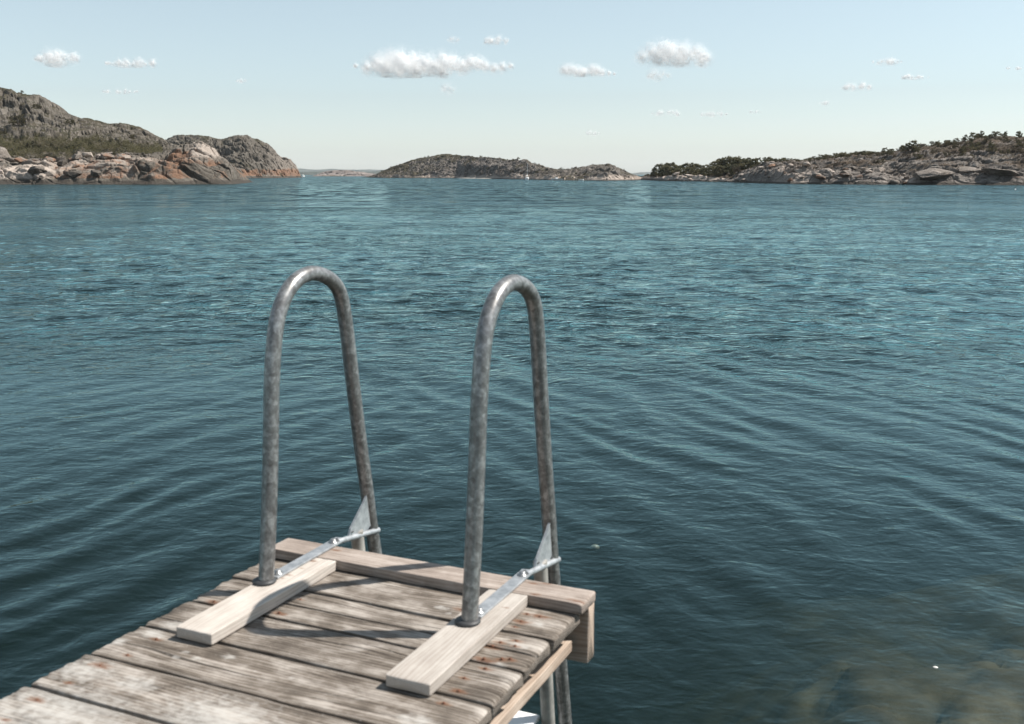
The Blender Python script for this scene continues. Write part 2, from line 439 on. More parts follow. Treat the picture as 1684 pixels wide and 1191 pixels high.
LAND = {}
def landform(name, px0, px1, ncol, shore, curves, mat, rough=1.0, block=5.0, cover=None, back=60, rows=None, seed=0, label=None, calm_shore=0.0):
    """a height field between bearings px0..px1; shore is the waterline, curves = (metres behind the shore, skyline of that contour)"""
    px = np.linspace(px0, px1, ncol)
    dsh = EYE * F_PX / (curve(shore, px) - HORIZON)
    dsh = np.convolve(np.pad(dsh, 6, 'edge'), np.ones(13) / 13, 'valid')
    offs = [-10, 0]; zs = [np.full(ncol, -2.5), np.full(ncol, -.25)]
    for off, pts in curves:
        offs.append(off); zs.append(height(curve(pts, px), dsh + off))
    offs += [offs[-1] + back * .5, offs[-1] + back]
    zs += [zs[-1] * .55 - 1, np.full(ncol, -3.0)]
    t = []
    nseg = rows or [6] + [40] + [46] * (len(curves) - 1) + [14, 6]
    for k in range(len(offs) - 1):
        t.append(np.linspace(offs[k], offs[k + 1], nseg[k], endpoint=False))
    t = np.concatenate(t + [[offs[-1]]])
    Zg = np.zeros((len(t), ncol))
    A = np.array(zs)
    for c in range(ncol):
        Zg[:, c] = np.interp(t, offs, A[:, c])
    for _ in range(2):
        Zg[1:-1] = (Zg[:-2] + 2 * Zg[1:-1] + Zg[2:]) / 4
    D = dsh[None, :] + t[:, None]
    Xg = bearing(px)[None, :] * D
    Pn = np.stack([Xg.ravel(), D.ravel(), Zg.ravel() * 1.5], 1)
    warp = np.stack([fbm(Pn / (block * 1.4), 3, seed + 60 + i) for i in range(3)], 1) * block * .35
    tilt = Pn + warp + np.stack([Pn[:, 2] * .5, np.zeros(len(Pn)), np.zeros(len(Pn))], 1)
    f1, f2, cid = worley(tilt / block, seed)
    k1, k2, kid = worley(tilt / (block * .38) * np.array([1, 1, 1.6]), seed + 20)
    crack = 1 - sstep(0, .10, f2 - f1); crack2 = 1 - sstep(0, .14, k2 - k1)
    big = fbm(Pn / (block * 3.2), 4, seed + 30)
    fine = fbm(Pn / (block * .25), 4, seed + 40)
    rid = 1 - np.abs(fbm(tilt / (block * 1.5) * np.array([1.1, .6, 1.5]), 4, seed + 45)) * 2.4
    dz = big * 1.1 + (cid - .5) * 1.0 + (kid - .5) * .5 - crack * .9 - crack2 * .3 + fine * .42 + (rid - .5) * 1.5
    T = np.repeat(t[:, None], ncol, 1).ravel()
    env = sstep(-6, 5, T) * rough
    dz = dz - calm_shore * sstep(22, 12, T) * ((cid - .5) * .55 + (kid - .5) * .35 - crack * .35 - crack2 * .2)
    rd = offs[len(curves) + 1]
    env = env * (1 - .5 * sstep(rd - 14, rd, T))
    Zf = Zg.ravel()
    env = env * np.clip(.35 + Zf / 5, .25, 1)
    Xf, Yf = Xg.ravel() + env * dz * .15, D.ravel() - env * dz * .8
    Zf = Zf + env * dz * .62
    G = np.stack([Xf, Yf, Zf], 1)
    Gg = G.reshape(len(t), ncol, 3)
    du = np.gradient(Gg, axis=1); dv = np.gradient(Gg, axis=0)
    N = np.cross(du.reshape(-1, 3), dv.reshape(-1, 3)); N /= np.linalg.norm(N, axis=1)[:, None] + 1e-9
    PX = np.repeat(px[None, :], len(t), 0).ravel()
    cov = cover(dict(px=PX, t=T, x=Xf, y=Yf, z=Zf, nz=np.abs(N[:, 2]), big=big, fine=fine, P=Pn, cid=cid, kid=kid))
    o = mesh_np(name, G, grid_faces(len(t), ncol), M[mat], colors={'cov': cov})
    tag(o, label, kind='structure')
    LAND[name] = (px, dsh, t, Gg)
    return o

def on_land(name, px, off):
    """the point of a landform at a bearing, off metres behind its shore"""
    pxs, dsh, t, G = LAND[name]
    c = int(np.argmin(np.abs(pxs - px))); r = int(np.argmin(np.abs(t - off)))
    return Vector(G[r, c])

def cov_left(q):
    n = fbm(q['P'] / 9, 4, 71)
    veg = sstep(.74, .93, q['nz'] + .14 * n) * sstep(20, 30, q['t']) * .62 + .9 * sstep(.0, 1, 1 - np.abs(q['t'] - 36) / 14) * sstep(-200, 60, q['px']) * sstep(290, 255, q['px'])
    veg += .5 * sstep(.15, .5, fbm(q['P'] / 6, 3, 77)) * sstep(40, 60, q['t'])
    org = (.6 - .2 * sstep(280, 330, q['px']) + .75 * n) * sstep(26, 12, q['t']) * sstep(.7, 1.6, q['z']) * (.55 + .45 * sstep(20, 130, q['px'])) * (1 - .6 * sstep(6.5, 10, q['z']))
    tide = sstep(1.35, .35, q['z'] + .6 * n)
    pale = .6 * sstep(-.3, .3, n) * sstep(24, 16, q['t']) * sstep(1.2, 2.2, q['z']) * sstep(300, 240, q['px']) + sstep(100, 60, q['px']) * sstep(4.6, 3.6, q['z']) * sstep(.9, 1.6, q['z']) * sstep(14, 6, q['t']) * .95 + .75 * sstep(300, 330, q['px']) * sstep(34, 24, q['t']) * sstep(4.5, 7, q['z'] + 2 * n)
    return np.stack([np.clip(veg, 0, 1), np.clip(org * (1 - .65 * pale), 0, 1), tide, np.clip(pale, 0, 1)], 1)

landform('rocky_headland', -170, 424, 820,
    [(-250, 303.5), (0, 303), (250, 303), (380, 302.4), (405, 301), (413, 299.6), (430, 298.6)],
    [(5, [(-200, 285), (0, 284), (20, 279.5), (45, 277), (75, 280), (92, 289), (115, 284), (150, 282), (190, 279), (213, 284), (230, 272), (255, 268), (268, 276), (275, 268), (300, 268), (340, 271), (360, 276), (385, 286), (405, 296), (414, 299.8), (430, 303)]),
     (20, [(-200, 262), (0, 262), (60, 266), (100, 262), (150, 259), (200, 260), (235, 264), (270, 256), (285, 244), (310, 236), (335, 234.5), (355, 246), (375, 264), (395, 284), (408, 296), (414, 301), (430, 306)]),
     (46, [(-200, 216), (0, 226), (60, 224), (100, 227), (150, 230), (200, 233), (240, 238), (270, 243), (285, 245), (310, 240), (335, 241), (355, 254), (375, 276), (395, 293), (410, 304), (430, 310)]),
     (86, [(-250, 112), (-60, 130), (0, 140), (30, 143), (40, 152), (75, 156), (100, 171), (135, 191), (150, 192), (180, 200), (205, 203), (235, 210), (262, 225), (285, 237), (300, 245), (320, 257), (350, 278), (380, 298), (400, 306), (430, 312)])],
    'rock', 1.25, 7.5, cov_left, 70, seed=100, calm_shore=.6)

def cov_second(q):
    n = fbm(q['P'] / 12, 4, 81)
    veg = sstep(.72, .95, q['nz'] + .2 * n) * .85 * sstep(14, 20, q['z']) + .55 * sstep(.1, .5, n)
    org = (.72 + .6 * n) * sstep(7.0, 3.8, q['z'] + 1.5 * n) * sstep(.6, 1.6, q['z']) + .28 * sstep(440, 480, q['px'])
    return np.stack([np.clip(veg, 0, 1), np.clip(org, 0, 1), sstep(1.5, .5, q['z']), .28 * sstep(430, 470, q['px'])], 1)

landform('domed_headland', 236, 498, 420,
    [(230, 293), (400, 292.9), (470, 292.4), (488, 292.1), (500, 292)],
    [(9, [(230, 285), (380, 282), (440, 281), (470, 279), (480, 278), (489, 284), (495, 291), (500, 296)]),
     (26, [(230, 265), (300, 262), (350, 262), (400, 254), (440, 249), (462, 262), (478, 265), (487, 276), (494, 290), (500, 297)]),
     (62, [(230, 245), (255, 236), (278, 229), (290, 222.4), (320, 221.4), (350, 223.4), (367, 227.4), (378, 224.4), (395, 220.8), (410, 221.4), (430, 228.5), (445, 238.5), (455, 249.5), (462, 260), (470, 262.4), (480, 264), (487, 274.5), (493, 287.5), (497, 293), (500, 297)])],
    'rock', 2.0, 8, cov_second, 80, seed=200)

def cov_mid(q):
    n = fbm(q['P'] / 14, 4, 91)
    veg = sstep(.66, .95, q['nz'] + .22 * n) * .75 + .5 * sstep(.05, .4, n) + .4 * sstep(700, 640, q['px']) + .3 * sstep(9, 12, q['z']) - .35 * sstep(700, 740, q['px']) * sstep(870, 840, q['px']) * sstep(10, 7, q['z'])
    pale = sstep(1.9, 1.0, q['z'] + n) * .9 * sstep(.2, .5, q['z'])
    org = .35 * sstep(3.2, 1.4, q['z'])
    return np.stack([np.clip(veg, 0, 1), org, sstep(.5, .2, q['z']) * .7, pale], 1)

landform('middle_island', 596, 1066, 640,
    [(590, 291.3), (625, 292.5), (750, 293), (860, 295), (920, 296.4), (1000, 297), (1045, 296.4), (1070, 294.4)],
    [(6, [(590, 292), (625, 289.5), (660, 288.5), (700, 288), (730, 283.5), (755, 289.8), (800, 289.8), (825, 287), (850, 290), (900, 291.3), (920, 292.5), (950, 290.5), (985, 286.5), (1010, 287), (1045, 290.8), (1058, 292.8), (1070, 296)]),
     (28, [(590, 293), (615, 289.5), (630, 285), (660, 277.5), (700, 273), (730, 270), (760, 271), (800, 272), (840, 275), (880, 279), (900, 283.5), (930, 285), (950, 284), (970, 280.5), (990, 276), (1010, 277), (1025, 284), (1042, 290), (1058, 293.3), (1070, 297)]),
     (66, [(590, 293.5), (608, 290), (618, 287), (626, 283.6), (650, 272.4), (680, 263), (710, 256), (740, 253), (770, 256.4), (800, 258.4), (830, 261), (865, 263.4), (890, 271), (905, 277), (918, 279), (930, 277.5), (950, 277), (970, 273.4), (990, 270.4), (1003, 270), (1015, 275.4), (1030, 284), (1042, 291), (1058, 294), (1070, 297)])],
    'rock_far', 1.25, 6.5, cov_mid, 70, seed=300)

def cov_right(q):
    n = fbm(q['P'] / 8, 4, 95); n2 = fbm(q['P'] / 20, 3, 99)
    veg = (sstep(.72, .95, q['nz'] + .25 * n) * .62 + .5 * sstep(-.05, .35, n + n2)) * sstep(5, 16, q['t']) + .5 * sstep(12, 34, q['t']) * sstep(-.5, .25, n2 + .5 * n) + .55 * sstep(1215, 1190, q['px']) * sstep(8, 12, q['t']) + .12 * sstep(1480, 1600, q['px'])
    pale = 1.0 * sstep(1210, 1190, q['px']) * sstep(11, 7, q['t']) + (.1 + .5 * sstep(.1, .4, n2)) * sstep(16, 8, q['t']) * sstep(1520, 1420, q['px']) + .95 * np.exp(-((q['px'] - 1493) / 16) ** 2) * sstep(6, 3, q['t'])
    org = .3 * sstep(10, 4, q['t']) * sstep(.1, .5, n)
    tide = sstep(.75, .25, q['z'] + .3 * n) * .95
    return np.stack([np.clip(veg, 0, 1), org, tide, np.clip(pale, 0, 1)], 1)

landform('wooded_peninsula', 1024, 1790, 1000,
    [(1000, 293.4), (1030, 294), (1060, 296), (1100, 297.5), (1180, 298.6), (1215, 300), (1300, 302), (1450, 303.4), (1684, 303.9), (1900, 304)],
    [(4, [(1020, 295), (1035, 293.5), (1060, 292), (1090, 291.5), (1120, 288), (1150, 287.5), (1180, 293), (1203, 297), (1225, 289), (1260, 283), (1300, 285), (1350, 282), (1400, 286), (1450, 291), (1478, 301.5), (1492, 301.5), (1503, 291), (1530, 279), (1560, 283), (1590, 292), (1620, 285), (1660, 282), (1684, 283), (1900, 283)]),
     (18, [(1020, 296), (1040, 293), (1060, 291), (1100, 290), (1180, 291), (1205, 291), (1230, 277), (1260, 268.5), (1300, 267), (1340, 273), (1400, 270), (1440, 272), (1500, 268), (1560, 266), (1620, 264), (1684, 262), (1900, 258)]),
     (42, [(1020, 296), (1040, 292), (1060, 290), (1180, 289), (1210, 286), (1250, 275), (1300, 268), (1350, 264), (1400, 260), (1460, 256), (1520, 250), (1580, 246), (1640, 243), (1684, 240), (1900, 240)]),
     (74, [(1020, 296), (1050, 291), (1080, 289), (1200, 286), (1240, 279), (1290, 271), (1330, 266.5), (1380, 261.5), (1430, 256.5), (1460, 252), (1490, 246), (1520, 241), (1560, 234.5), (1600, 227.5), (1625, 222.8), (1684, 224.3), (1800, 227), (1900, 235)])],
    'rock_right', 1.05, 4.6, cov_right, 60, seed=400)

def cov_islet(q):
    n = fbm(q['P'] / 40, 4, 85)
    return np.stack([np.clip(.3 + n, 0, 1), 0 * n, 0 * n, .35 * sstep(-.2, .4, n)], 1)
landform('low_islet', 495, 660, 200, [(480, 290.1), (660, 290.1)],
    [(14, [(480, 291), (510, 290.3), (530, 289), (560, 287.6), (600, 288), (640, 288.6), (660, 289)]),
     (60, [(480, 291), (512, 289.5), (520, 287.6), (532, 283), (545, 281.2), (556, 280), (570, 280.4), (583, 282.2), (600, 283.2), (612, 285), (625, 287), (645, 288), (660, 289)])],
    'islet', 2.2, 22, cov_islet, 120, seed=500)

def cov_none(q): return np.zeros((len(q['px']), 4))
landform('far_hills', 380, 760, 260, [(380, 288.05), (760, 288.05)],
    [(150, [(380, 283.5), (500, 282), (540, 281.3), (600, 282.5), (620, 281.4), (700, 282), (760, 283)])], 'hill', 3, 60, cov_none, 300, seed=600)
landform('distant_ridge', 380, 1200, 420, [(380, 287.5), (1200, 287.5)],
    [(300, [(380, 279.5), (480, 278.6), (496, 277.3), (512, 279.3), (530, 278.4), (546, 277.8), (565, 279.2), (585, 279.4), (607, 278.4), (630, 279), (700, 281), (1030, 285), (1055, 283.2), (1075, 284.2), (1200, 284)])], 'hill', 5, 120, cov_none, 600, seed=700)

# the strip of sand below the island's cliff
sx = np.linspace(742, 816, 90); rows_ = np.linspace(-3, 7, 14)
dsh = EYE * F_PX / (np.interp(sx, [590, 625, 750, 860], [291.3, 292.5, 293, 295]) - HORIZON)
DD = dsh[None, :] - 2 + rows_[:, None]
edge = np.minimum(sstep(742, 752, sx), sstep(816, 806, sx))[None, :]
ZZ = -.3 + (rows_[:, None] + 3) * .085 * edge - .4 * (1 - edge)
sand = mesh_np('beach', np.stack([(bearing(sx)[None, :] * DD).ravel(), DD.ravel(), ZZ.ravel()], 1), grid_faces(14, 90), M['sand'])
tag(sand, kind='structure')

# ------------------------------------------------------------------ jetty and bathing ladder
THJ = math.radians(24.5)
UV = np.array([math.cos(THJ), -math.sin(THJ), 0]); VV = np.array([math.sin(THJ), math.cos(THJ), 0])
def J(u, v, z): return Vector(UV * u + VV * v + np.array([0, 0, DECK + z]))

RUST = [(-1.688, 1.908), (-1.498, 2.007), (-1.499, 1.921), (-1.666, 1.596), (-1.665, 1.684), (-1.682, 1.367), (-1.674, 1.284), (-1.681, 1.532), (-1.679, 1.446), (-.902, 1.925), (-.885, 1.933), (-.909, 2.018), (-.901, 1.994), (-.939, 1.997), (-.948, 1.973), (-.943, 2.084), (-.941, 2.118), (-.911, 2.163), (-.945, 2.163), (-.915, 1.869), (-.936, 1.811), (-.922, 1.757), (-.926, 1.700), (-1.1, 2.119), (-.91, 1.6), (-.93, 1.5)]
BIGRUST = [(-.938, 1.909)]
TOPRUST = [(-0.844, 2.225), (-0.864, 2.225), (-0.948, 2.218), (-0.83, 2.223), (-1.581, 2.068), (-1.575, 2.122), (-1.576, 2.043), (-1.569, 2.272), (-0.99, 2.096), (-0.982, 2.114), (-0.981, 2.28), (-0.948, 2.295), (-1.581, 2.176)]
PALE = [(-1.461, 1.686, .02), (-1.514, 1.649, .016), (-1.561, 1.634, .014), (-1.559, 1.661, .012), (-1.272, 1.664, .012), (-1.093, 1.646, .012), (-1.70, 1.707, .04), (-1.74, 1.642, .03), (-1.68, 1.76, .04), (-1.15, 2.11, .022), (-1.12, 2.09, .014), (-.907, 2.123, .03), (-.9, 1.9, .025), (-.89, 2.0, .02), (-1.3, 1.45, .16), (-1.6, 1.35, .2), (-1.5, 1.2, .25), (-1.2, 1.3, .2), (-1.7, 1.5, .09), (-1.55, 1.5, .06), (-.95, 1.62, .04)]

def board(u0, u1, v0, v1, z0, z1, along='u', seed=0, wear=.002, rnd=.005, step=.008, endwear=.004, rust=(), pale=(), ra=.0145):
    """one sawn board; returns vertices, faces, bco, stain"""
    g = np.random.default_rng(seed)
    if along == 'u': a0, a1, b0, b1 = u0, u1, v0, v1
    else: a0, a1, b0, b1 = v0, v1, u0, u1
    L, W, T = a1 - a0, b1 - b0, z1 - z0
    nb = max(8, int(W / step)); nt = max(3, int(T / step))
    top = [(rnd + (W - 2 * rnd) * k / nb, T) for k in range(nb + 1)]
    e = min(.0012, rnd); top = top[:1] + [(rnd + e, T)] + top[1:-1] + [(W - rnd - e, T)] + top[-1:]
    cr = lambda cx, cz, a: [(cx + rnd * math.cos(q), cz + rnd * math.sin(q)) for q in a]
    r1 = cr(W - rnd, T - rnd, [math.pi / 3, math.pi / 6]); s1 = [(W, T - rnd - (T - 2 * rnd) * k / nt) for k in range(nt + 1)]; s1 = s1[:1] + [(W, T - rnd - e)] + s1[1:-1] + [(W, rnd + e)] + s1[-1:]
    r2 = cr(W - rnd, rnd, [-math.pi / 6, -math.pi / 3]); bot = [(W - rnd - (W - 2 * rnd) * k / 4, 0) for k in range(5)]
    r3 = cr(rnd, rnd, [-math.pi * 2 / 3, -math.pi * 5 / 6]); s2 = [(0, rnd + (T - 2 * rnd) * k / nt) for k in range(nt + 1)]
    r4 = cr(rnd, T - rnd, [math.pi * 5 / 6, math.pi * 2 / 3])
    sec = np.array(top + r1 + s1 + r2 + bot + r3 + s2 + r4)
    n = len(sec)
    na = max(12, int(L / step))
    aa = np.concatenate([[0, .002, .005], np.linspace(.01, L - .01, na), [L - .005, L - .002, L]])
    m = len(aa)
    S = np.repeat(sec[None], m, 0); Aa = np.repeat(aa[:, None], n, 1)
    ctr = np.array([W / 2, T / 2])
    endd = np.minimum(aa, L - aa)
    shrink = np.where(endd < .005, (1 - (endd / .005)) ** 2 * rnd * .8, 0)[:, None, None]
    dirv = S - ctr
    S = S - np.sign(dirv) * np.minimum(np.abs(dirv), shrink)
    P = np.stack([Aa.ravel(), S[..., 0].ravel(), S[..., 1].ravel()], 1)
    Q = P + np.array([seed * 3.17, seed * 1.9, seed * .7])
    lowf = fbm(Q * np.array([3, 14, 14]), 3, 5); hi = fbm(Q * np.array([9, 150, 90]), 3, 9)
    off = (lowf * .9 + hi * .6) * wear
    nrm = np.repeat((dirv / (np.abs(dirv).max((0, 1)) + 1e-9))[:, :, :], 1, 0).reshape(-1, 2)
    nrm = np.where(np.abs(nrm) > .93, np.sign(nrm), 0)
    P[:, 1] += nrm[:, 0] * off; P[:, 2] += nrm[:, 1] * off
    # frayed ends
    ed = np.minimum(P[:, 0], L - P[:, 0])
    jag = (.5 + .5 * fbm(np.stack([Q[:, 1] * 70, Q[:, 2] * 22, np.where(P[:, 0] > L / 2, 5.0, 1.0) + seed], 1), 3, 13))
    w = np.exp(-ed / .02)
    sgn = np.where(P[:, 0] > L / 2, -1, 1)
    P[:, 0] += sgn * w * jag * endwear
    P[:, 2] -= np.where(P[:, 2] > T * .7, np.exp(-ed / .012) * jag * endwear * .8, 0)
    if along == 'u': uu, vv = a0 + P[:, 0], b0 + P[:, 1]
    else: uu, vv = b0 + P[:, 1], a0 + P[:, 0]
    zz = z0 + P[:, 2] + DECK
    V = uu[:, None] * UV + vv[:, None] * VV; V[:, 2] = zz
    Fc = grid_faces(m, n, True)
    per = np.where(np.abs(nrm[:, 0]) > .5, P[:, 2] + .37, P[:, 1])
    bco = np.stack([P[:, 0], per, np.full(len(P), seed * 1.37)], 1)
    st = np.zeros((len(P), 3))
    isTop = P[:, 2] > T * .45
    for r in rust:
        rr = r[2] if len(r) > 2 else ra * (.55 + .75 * ((abs(r[0] * 7919 + r[1] * 6101) * 13.7) % 1.0))
        st[:, 0] = np.maximum(st[:, 0], np.exp(-(((uu - r[0]) / (rr * 1.9)) ** 2 + ((vv - r[1]) / (rr * .7)) ** 2)) * isTop)
    for r in pale:
        st[:, 1] = np.maximum(st[:, 1], .78 * np.exp(-(((uu - r[0]) / (r[2] * 1.3)) ** 2 + ((vv - r[1]) / (r[2] * .8)) ** 2)) * isTop)
    # caps
    for k, ring in ((0, np.arange(n)[::-1]), (m - 1, np.arange(n))):
        c = V[k * n:(k + 1) * n].mean(0)
        V = np.vstack([V, c]); bco = np.vstack([bco, [k, .3, seed]]); st = np.vstack([st, [0, 0, 0]])
        ids = k * n + ring; ci = len(V) - 1
        Fc = np.vstack([Fc, np.stack([ids, np.roll(ids, -1), np.full(n, ci), np.full(n, ci)], 1)])
    return V, Fc, bco, st

def boards(name, specs, mat, parent):
    Vs, Fs, Bs, Ss, base = [], [], [], [], 0
    for sp in specs:
        V, Fc, b, s = board(**sp)
        Vs.append(V); Fs.append(Fc + base); Bs.append(b); Ss.append(s); base += len(V)
    V = np.vstack(Vs); Fc = np.vstack(Fs)
    me = bpy.data.meshes.new(name)
    faces = [f[:3].tolist() if f[2] == f[3] else f.tolist() for f in Fc]
    me.from_pydata(V.tolist(), [], faces)
    for nm, a in (('bco', np.vstack(Bs)), ('stain', np.vstack(Ss))):
        at = me.attributes.new(nm, 'FLOAT_VECTOR', 'POINT'); at.data.foreach_set('vector', a.astype(np.float32).ravel())
    me.polygons.foreach_set('use_smooth', np.ones(len(faces), dtype=bool))
    me.materials.append(mat); me.update()
    return link(bpy.data.objects.new(name, me), parent)

jetty = thing('jetty', (0, 0, 0), 'weathered grey wooden bathing jetty of cross planks at the lower left', 'jetty')
vs = [2.235, 2.05, 1.972, 1.889, 1.729, 1.562, 1.401, 1.24, 1.08, .92, .76, .60, .44, .28, .12, -.04, -.2, -.36, -.52, -.68, -.84, -1.0]
specs = []
for k in range(len(vs) - 1):
    gap = .0045 if k == 1 else .011
    rr = [q for q in RUST if vs[k + 1] - .02 < q[1] < vs[k] + .02] + [(a, b, .02) for a, b in BIGRUST if vs[k + 1] < b < vs[k]]
    pp = [q for q in PALE if vs[k + 1] - .06 < q[1] < vs[k] + .06]
    jit = random.uniform(-.004, .004)
    specs.append(dict(u0=-1.762 + random.uniform(-.004, .004), u1=-.829 + jit, v0=vs[k + 1] + gap, v1=vs[k], z0=-.034, z1=random.uniform(-.0025, .0015), seed=k + 1, wear=.0026, rnd=.0035, endwear=.014 if k in (1, 2, 3) else .009, rust=rr, pale=pp, step=.007 if k < 8 else .02))
deck = boards('decking', specs, M['deck'], jetty)
boards('edge_board', [dict(u0=-1.757, u1=-.817, v0=2.207, v1=2.3, z0=.001, z1=.029, seed=31, wear=.0014, rnd=.0028, endwear=.005, rust=TOPRUST, pale=[], step=.007, ra=.009)], M['edge'], jetty)
for u0, u1, sd in ((-1.626, -1.524, 41), (-1.067, -.962, 42)):
    boards('mounting_board', [dict(u0=u0, u1=u1, v0=1.706, v1=2.2055, z0=.0015, z1=.0292, along='v', seed=sd, wear=.001, rnd=.0018, endwear=.002, rust=TOPRUST, pale=[], step=.007, ra=.008)], M['fresh'], jetty)
boards('fascia_board', [dict(u0=-1.765, u1=-.822, v0=2.26, v1=2.303, z0=-.149, z1=-.001, seed=51, wear=.0012, rnd=.002, endwear=.002)], M['beam'], jetty)
for u0, u1, sd in ((-1.06, -1.01, 63), (-1.66, -1.61, 64)):
    boards('joist', [dict(u0=u0, u1=u1, v0=-1.0, v1=2.255, z0=-.16, z1=-.0365, along='v', seed=sd, step=.02)], M['beam'], jetty)
for u0, u1, sd in ((-.9, -.858, 61), (-1.735, -1.69, 62)):
    boards('side_beam', [dict(u0=u0, u1=u1, v0=-1.0, v1=2.245, z0=-.114, z1=-.085, along='v', seed=sd, wear=.0012, rnd=.002, endwear=.002, step=.012)], M['beam'], jetty)
for v in (1.2, -.6):
    boards('cross_beam', [dict(u0=-1.74, u1=-.9, v0=v, v1=v + .06, z0=-.23, z1=-.162, seed=int(70 + v * 10), step=.02)], M['beam'], jetty)
for u in (-1.66, -1.0):
    for v in (1.3, -.5):
        p = MB(); p.tube([J(u, v, -5.0), J(u, v, -.11)], [.075, .07], 16)
        p.build('pile', M['bark'], jetty)
nail0 = None
for (u, v) in RUST + BIGRUST:
    if nail0 is None:
        b = MB(); b.lathe((0, 0, 0), [(.003, -.004), (.0033, .0006), (.002, .0011), (.0005, .0012)], 10)
        nail = nail0 = b.build('nail', M['rust'], deck)
    else:
        nail = nail0.copy(); link(nail, deck)
    nail.location = J(u, v, .0006)

ladder = thing('bathing_ladder', J(-1.312, 2.24, .029), 'galvanised steel bathing ladder with two arched handrails bolted to the jetty end', 'ladder')
LB = J(-1.312, 2.24, .029)
def K(u, v, z): return J(u, v, z) - LB
prof = [(2.006, .031), (2.03, .21), (2.05, .40), (2.063, .54), (2.086, .665), (2.117, .731), (2.173, .779), (2.25, .795), (2.33, .772), (2.377, .727), (2.4005, .64), (2.425, .48), (2.456, .29), (2.483, .145), (2.51, -.01), (2.596, -.415), (2.72, -1.0), (2.86, -1.68)]
def smooth_path(pts, n=5):
    out = []
    P = [pts[0]] + pts + [pts[-1]]
    for i in range(1, len(P) - 2):
        a, b, c, d = [np.array(P[i + j]) for j in (-1, 0, 1, 2)]
        for k in range(n):
            t = k / n
            out.append(.5 * ((2 * b) + (c - a) * t + (2 * a - 5 * b + 4 * c - d) * t * t + (3 * b - a - 3 * c + d) * t ** 3))
    out.append(np.array(P[-2]))
    return out
path = smooth_path(prof, 5)
TUBE_R = .0196
for u in (-1.602, -1.0225):
    h = MB(); h.tube([K(u, a, b) for a, b in path], TUBE_R, 28)
    rail = h.build('handrail', M['galv'], ladder)
    b = MB(); b.lathe(K(u - .003, 2.003, .0295), [(.029, 0), (.0305, .002), (.0295, .0065), (.024, .0085), (.0215, .0095)], 28)
    b.build('foot_cap', M['rubber'], rail)
    br = MB()
    A = lambda du, v, z: K(u + du, v, z)
    # bolted strip on the board, then the welded rod running past the outer leg
    br.add([A(-.016, 2.03, .0298), A(.018, 2.03, .0298), A(.018, 2.350, .0302), A(-.016, 2.342, .0302), A(-.016, 2.03, .0358), A(.018, 2.03, .0358), A(.018, 2.350, .0362), A(-.016, 2.342, .0362)],
           [(3, 2, 1, 0), (4, 5, 6, 7), (0, 1, 5, 4), (1, 2, 6, 5), (2, 3, 7, 6), (3, 0, 4, 7)])
    br.tube([A(.008, 2.315, .0345), A(.0105, 2.39, .0235), A(.0125, 2.45, .0147), A(.0148, 2.519, .0045)], [.0078, .0085, .0085, .0085], 14)
    bracket = br.build('mounting_bracket', M['zinc'], ladder, .0012, 2)
    g = MB()
    tri = [(2.372, .034), (2.381, .052), (2.452, .108), (2.472, .129), (2.478, .11), (2.482, .075), (2.495, .06), (2.492, .034), (2.47, .02)]
    n = len(tri)
    g.add([A(.004, a, b) for a, b in tri] + [A(.010, a, b) for a, b in tri], [tuple(range(n))[::-1], tuple(range(n, 2 * n))] + [(i, (i + 1) % n, (i + 1) % n + n, i + n) for i in range(n)])
    g.build('gusset_plate', M['zinc'], bracket)
    for v, r in ((2.052, .0085), (2.303, .0085)):
        b = MB(); b.lathe(K(u + .002, v, .036), [(.014, 0), (.014, .002), (r, .0022), (r, .009), (r * .7, .0105)], 6 if r > .01 else 12)
        b.build('bolt', M['bolt'], bracket)
    for v, du in ((2.33, -.004), (2.386, .0105)):
        b = MB(); b.lathe(K(u + du, v, .0358 if v < 2.35 else .0405), [(.0052, 0), (.0052, .0012), (.002, .0014)], 12)
        b.build('hole_shade_disc', M['rubber'], bracket)  # dark disc in place of the shade inside a bolt hole
    s = MB(); s.tube([K(u, 2.425, .03), K(u, 2.49, -.47), K(u, 2.625, -1.5)], TUBE_R * .98, 24)
    s.build('ladder_leg', M['galv_low'], ladder)
for z in (-.455, -.75, -1.05, -1.35):
    vc = 2.425 + (.03 - z) * .13 - .028
    t = MB()
    t.box((-.265, -.055, -.014), (.265, .03, .0), lambda q: K(-1.312 + q.x, vc + q.y, z + q.z))
    t.build('step', M['white'], ladder, .004, 3)

# small pale things in the water off the ladder
def lumpy(name, loc, r, mat, label, cat, squash=.5, seed=3, sub=3):
    import bmesh
    bm = bmesh.new(); bmesh.ops.create_icosphere(bm, subdivisions=sub, radius=1)
    me = bpy.data.meshes.new(name); bm.to_mesh(me); bm.free()
    co = np.zeros(len(me.vertices) * 3, dtype=np.float32); me.vertices.foreach_get('co', co); co = co.reshape(-1, 3)
    co = co * (1 + .28 * fbm(co * 1.3 + seed * 5, 3, seed))[:, None] * np.array([r, r * .8, r * squash])
    me.vertices.foreach_set('co', co.ravel().astype(np.float32)); me.polygons.foreach_set('use_smooth', np.ones(len(me.polygons), dtype=bool))
    me.materials.append(mat); me.update()
    o = link(bpy.data.objects.new(name, me)); o.location = loc
    return tag(o, label, cat)
lumpy('drifting_blob', (.49, 5.82, -.07), .026, M['jelly'], 'small round yellowish blob drifting in dark water right of the ladder', 'blob', .6, 4)
lumpy('shell_fragment', (1.83, 4.16, .004), .012, M['shell'], 'tiny white shell-like fragment above the brown rocks at lower right', 'fragment', .35, 6)

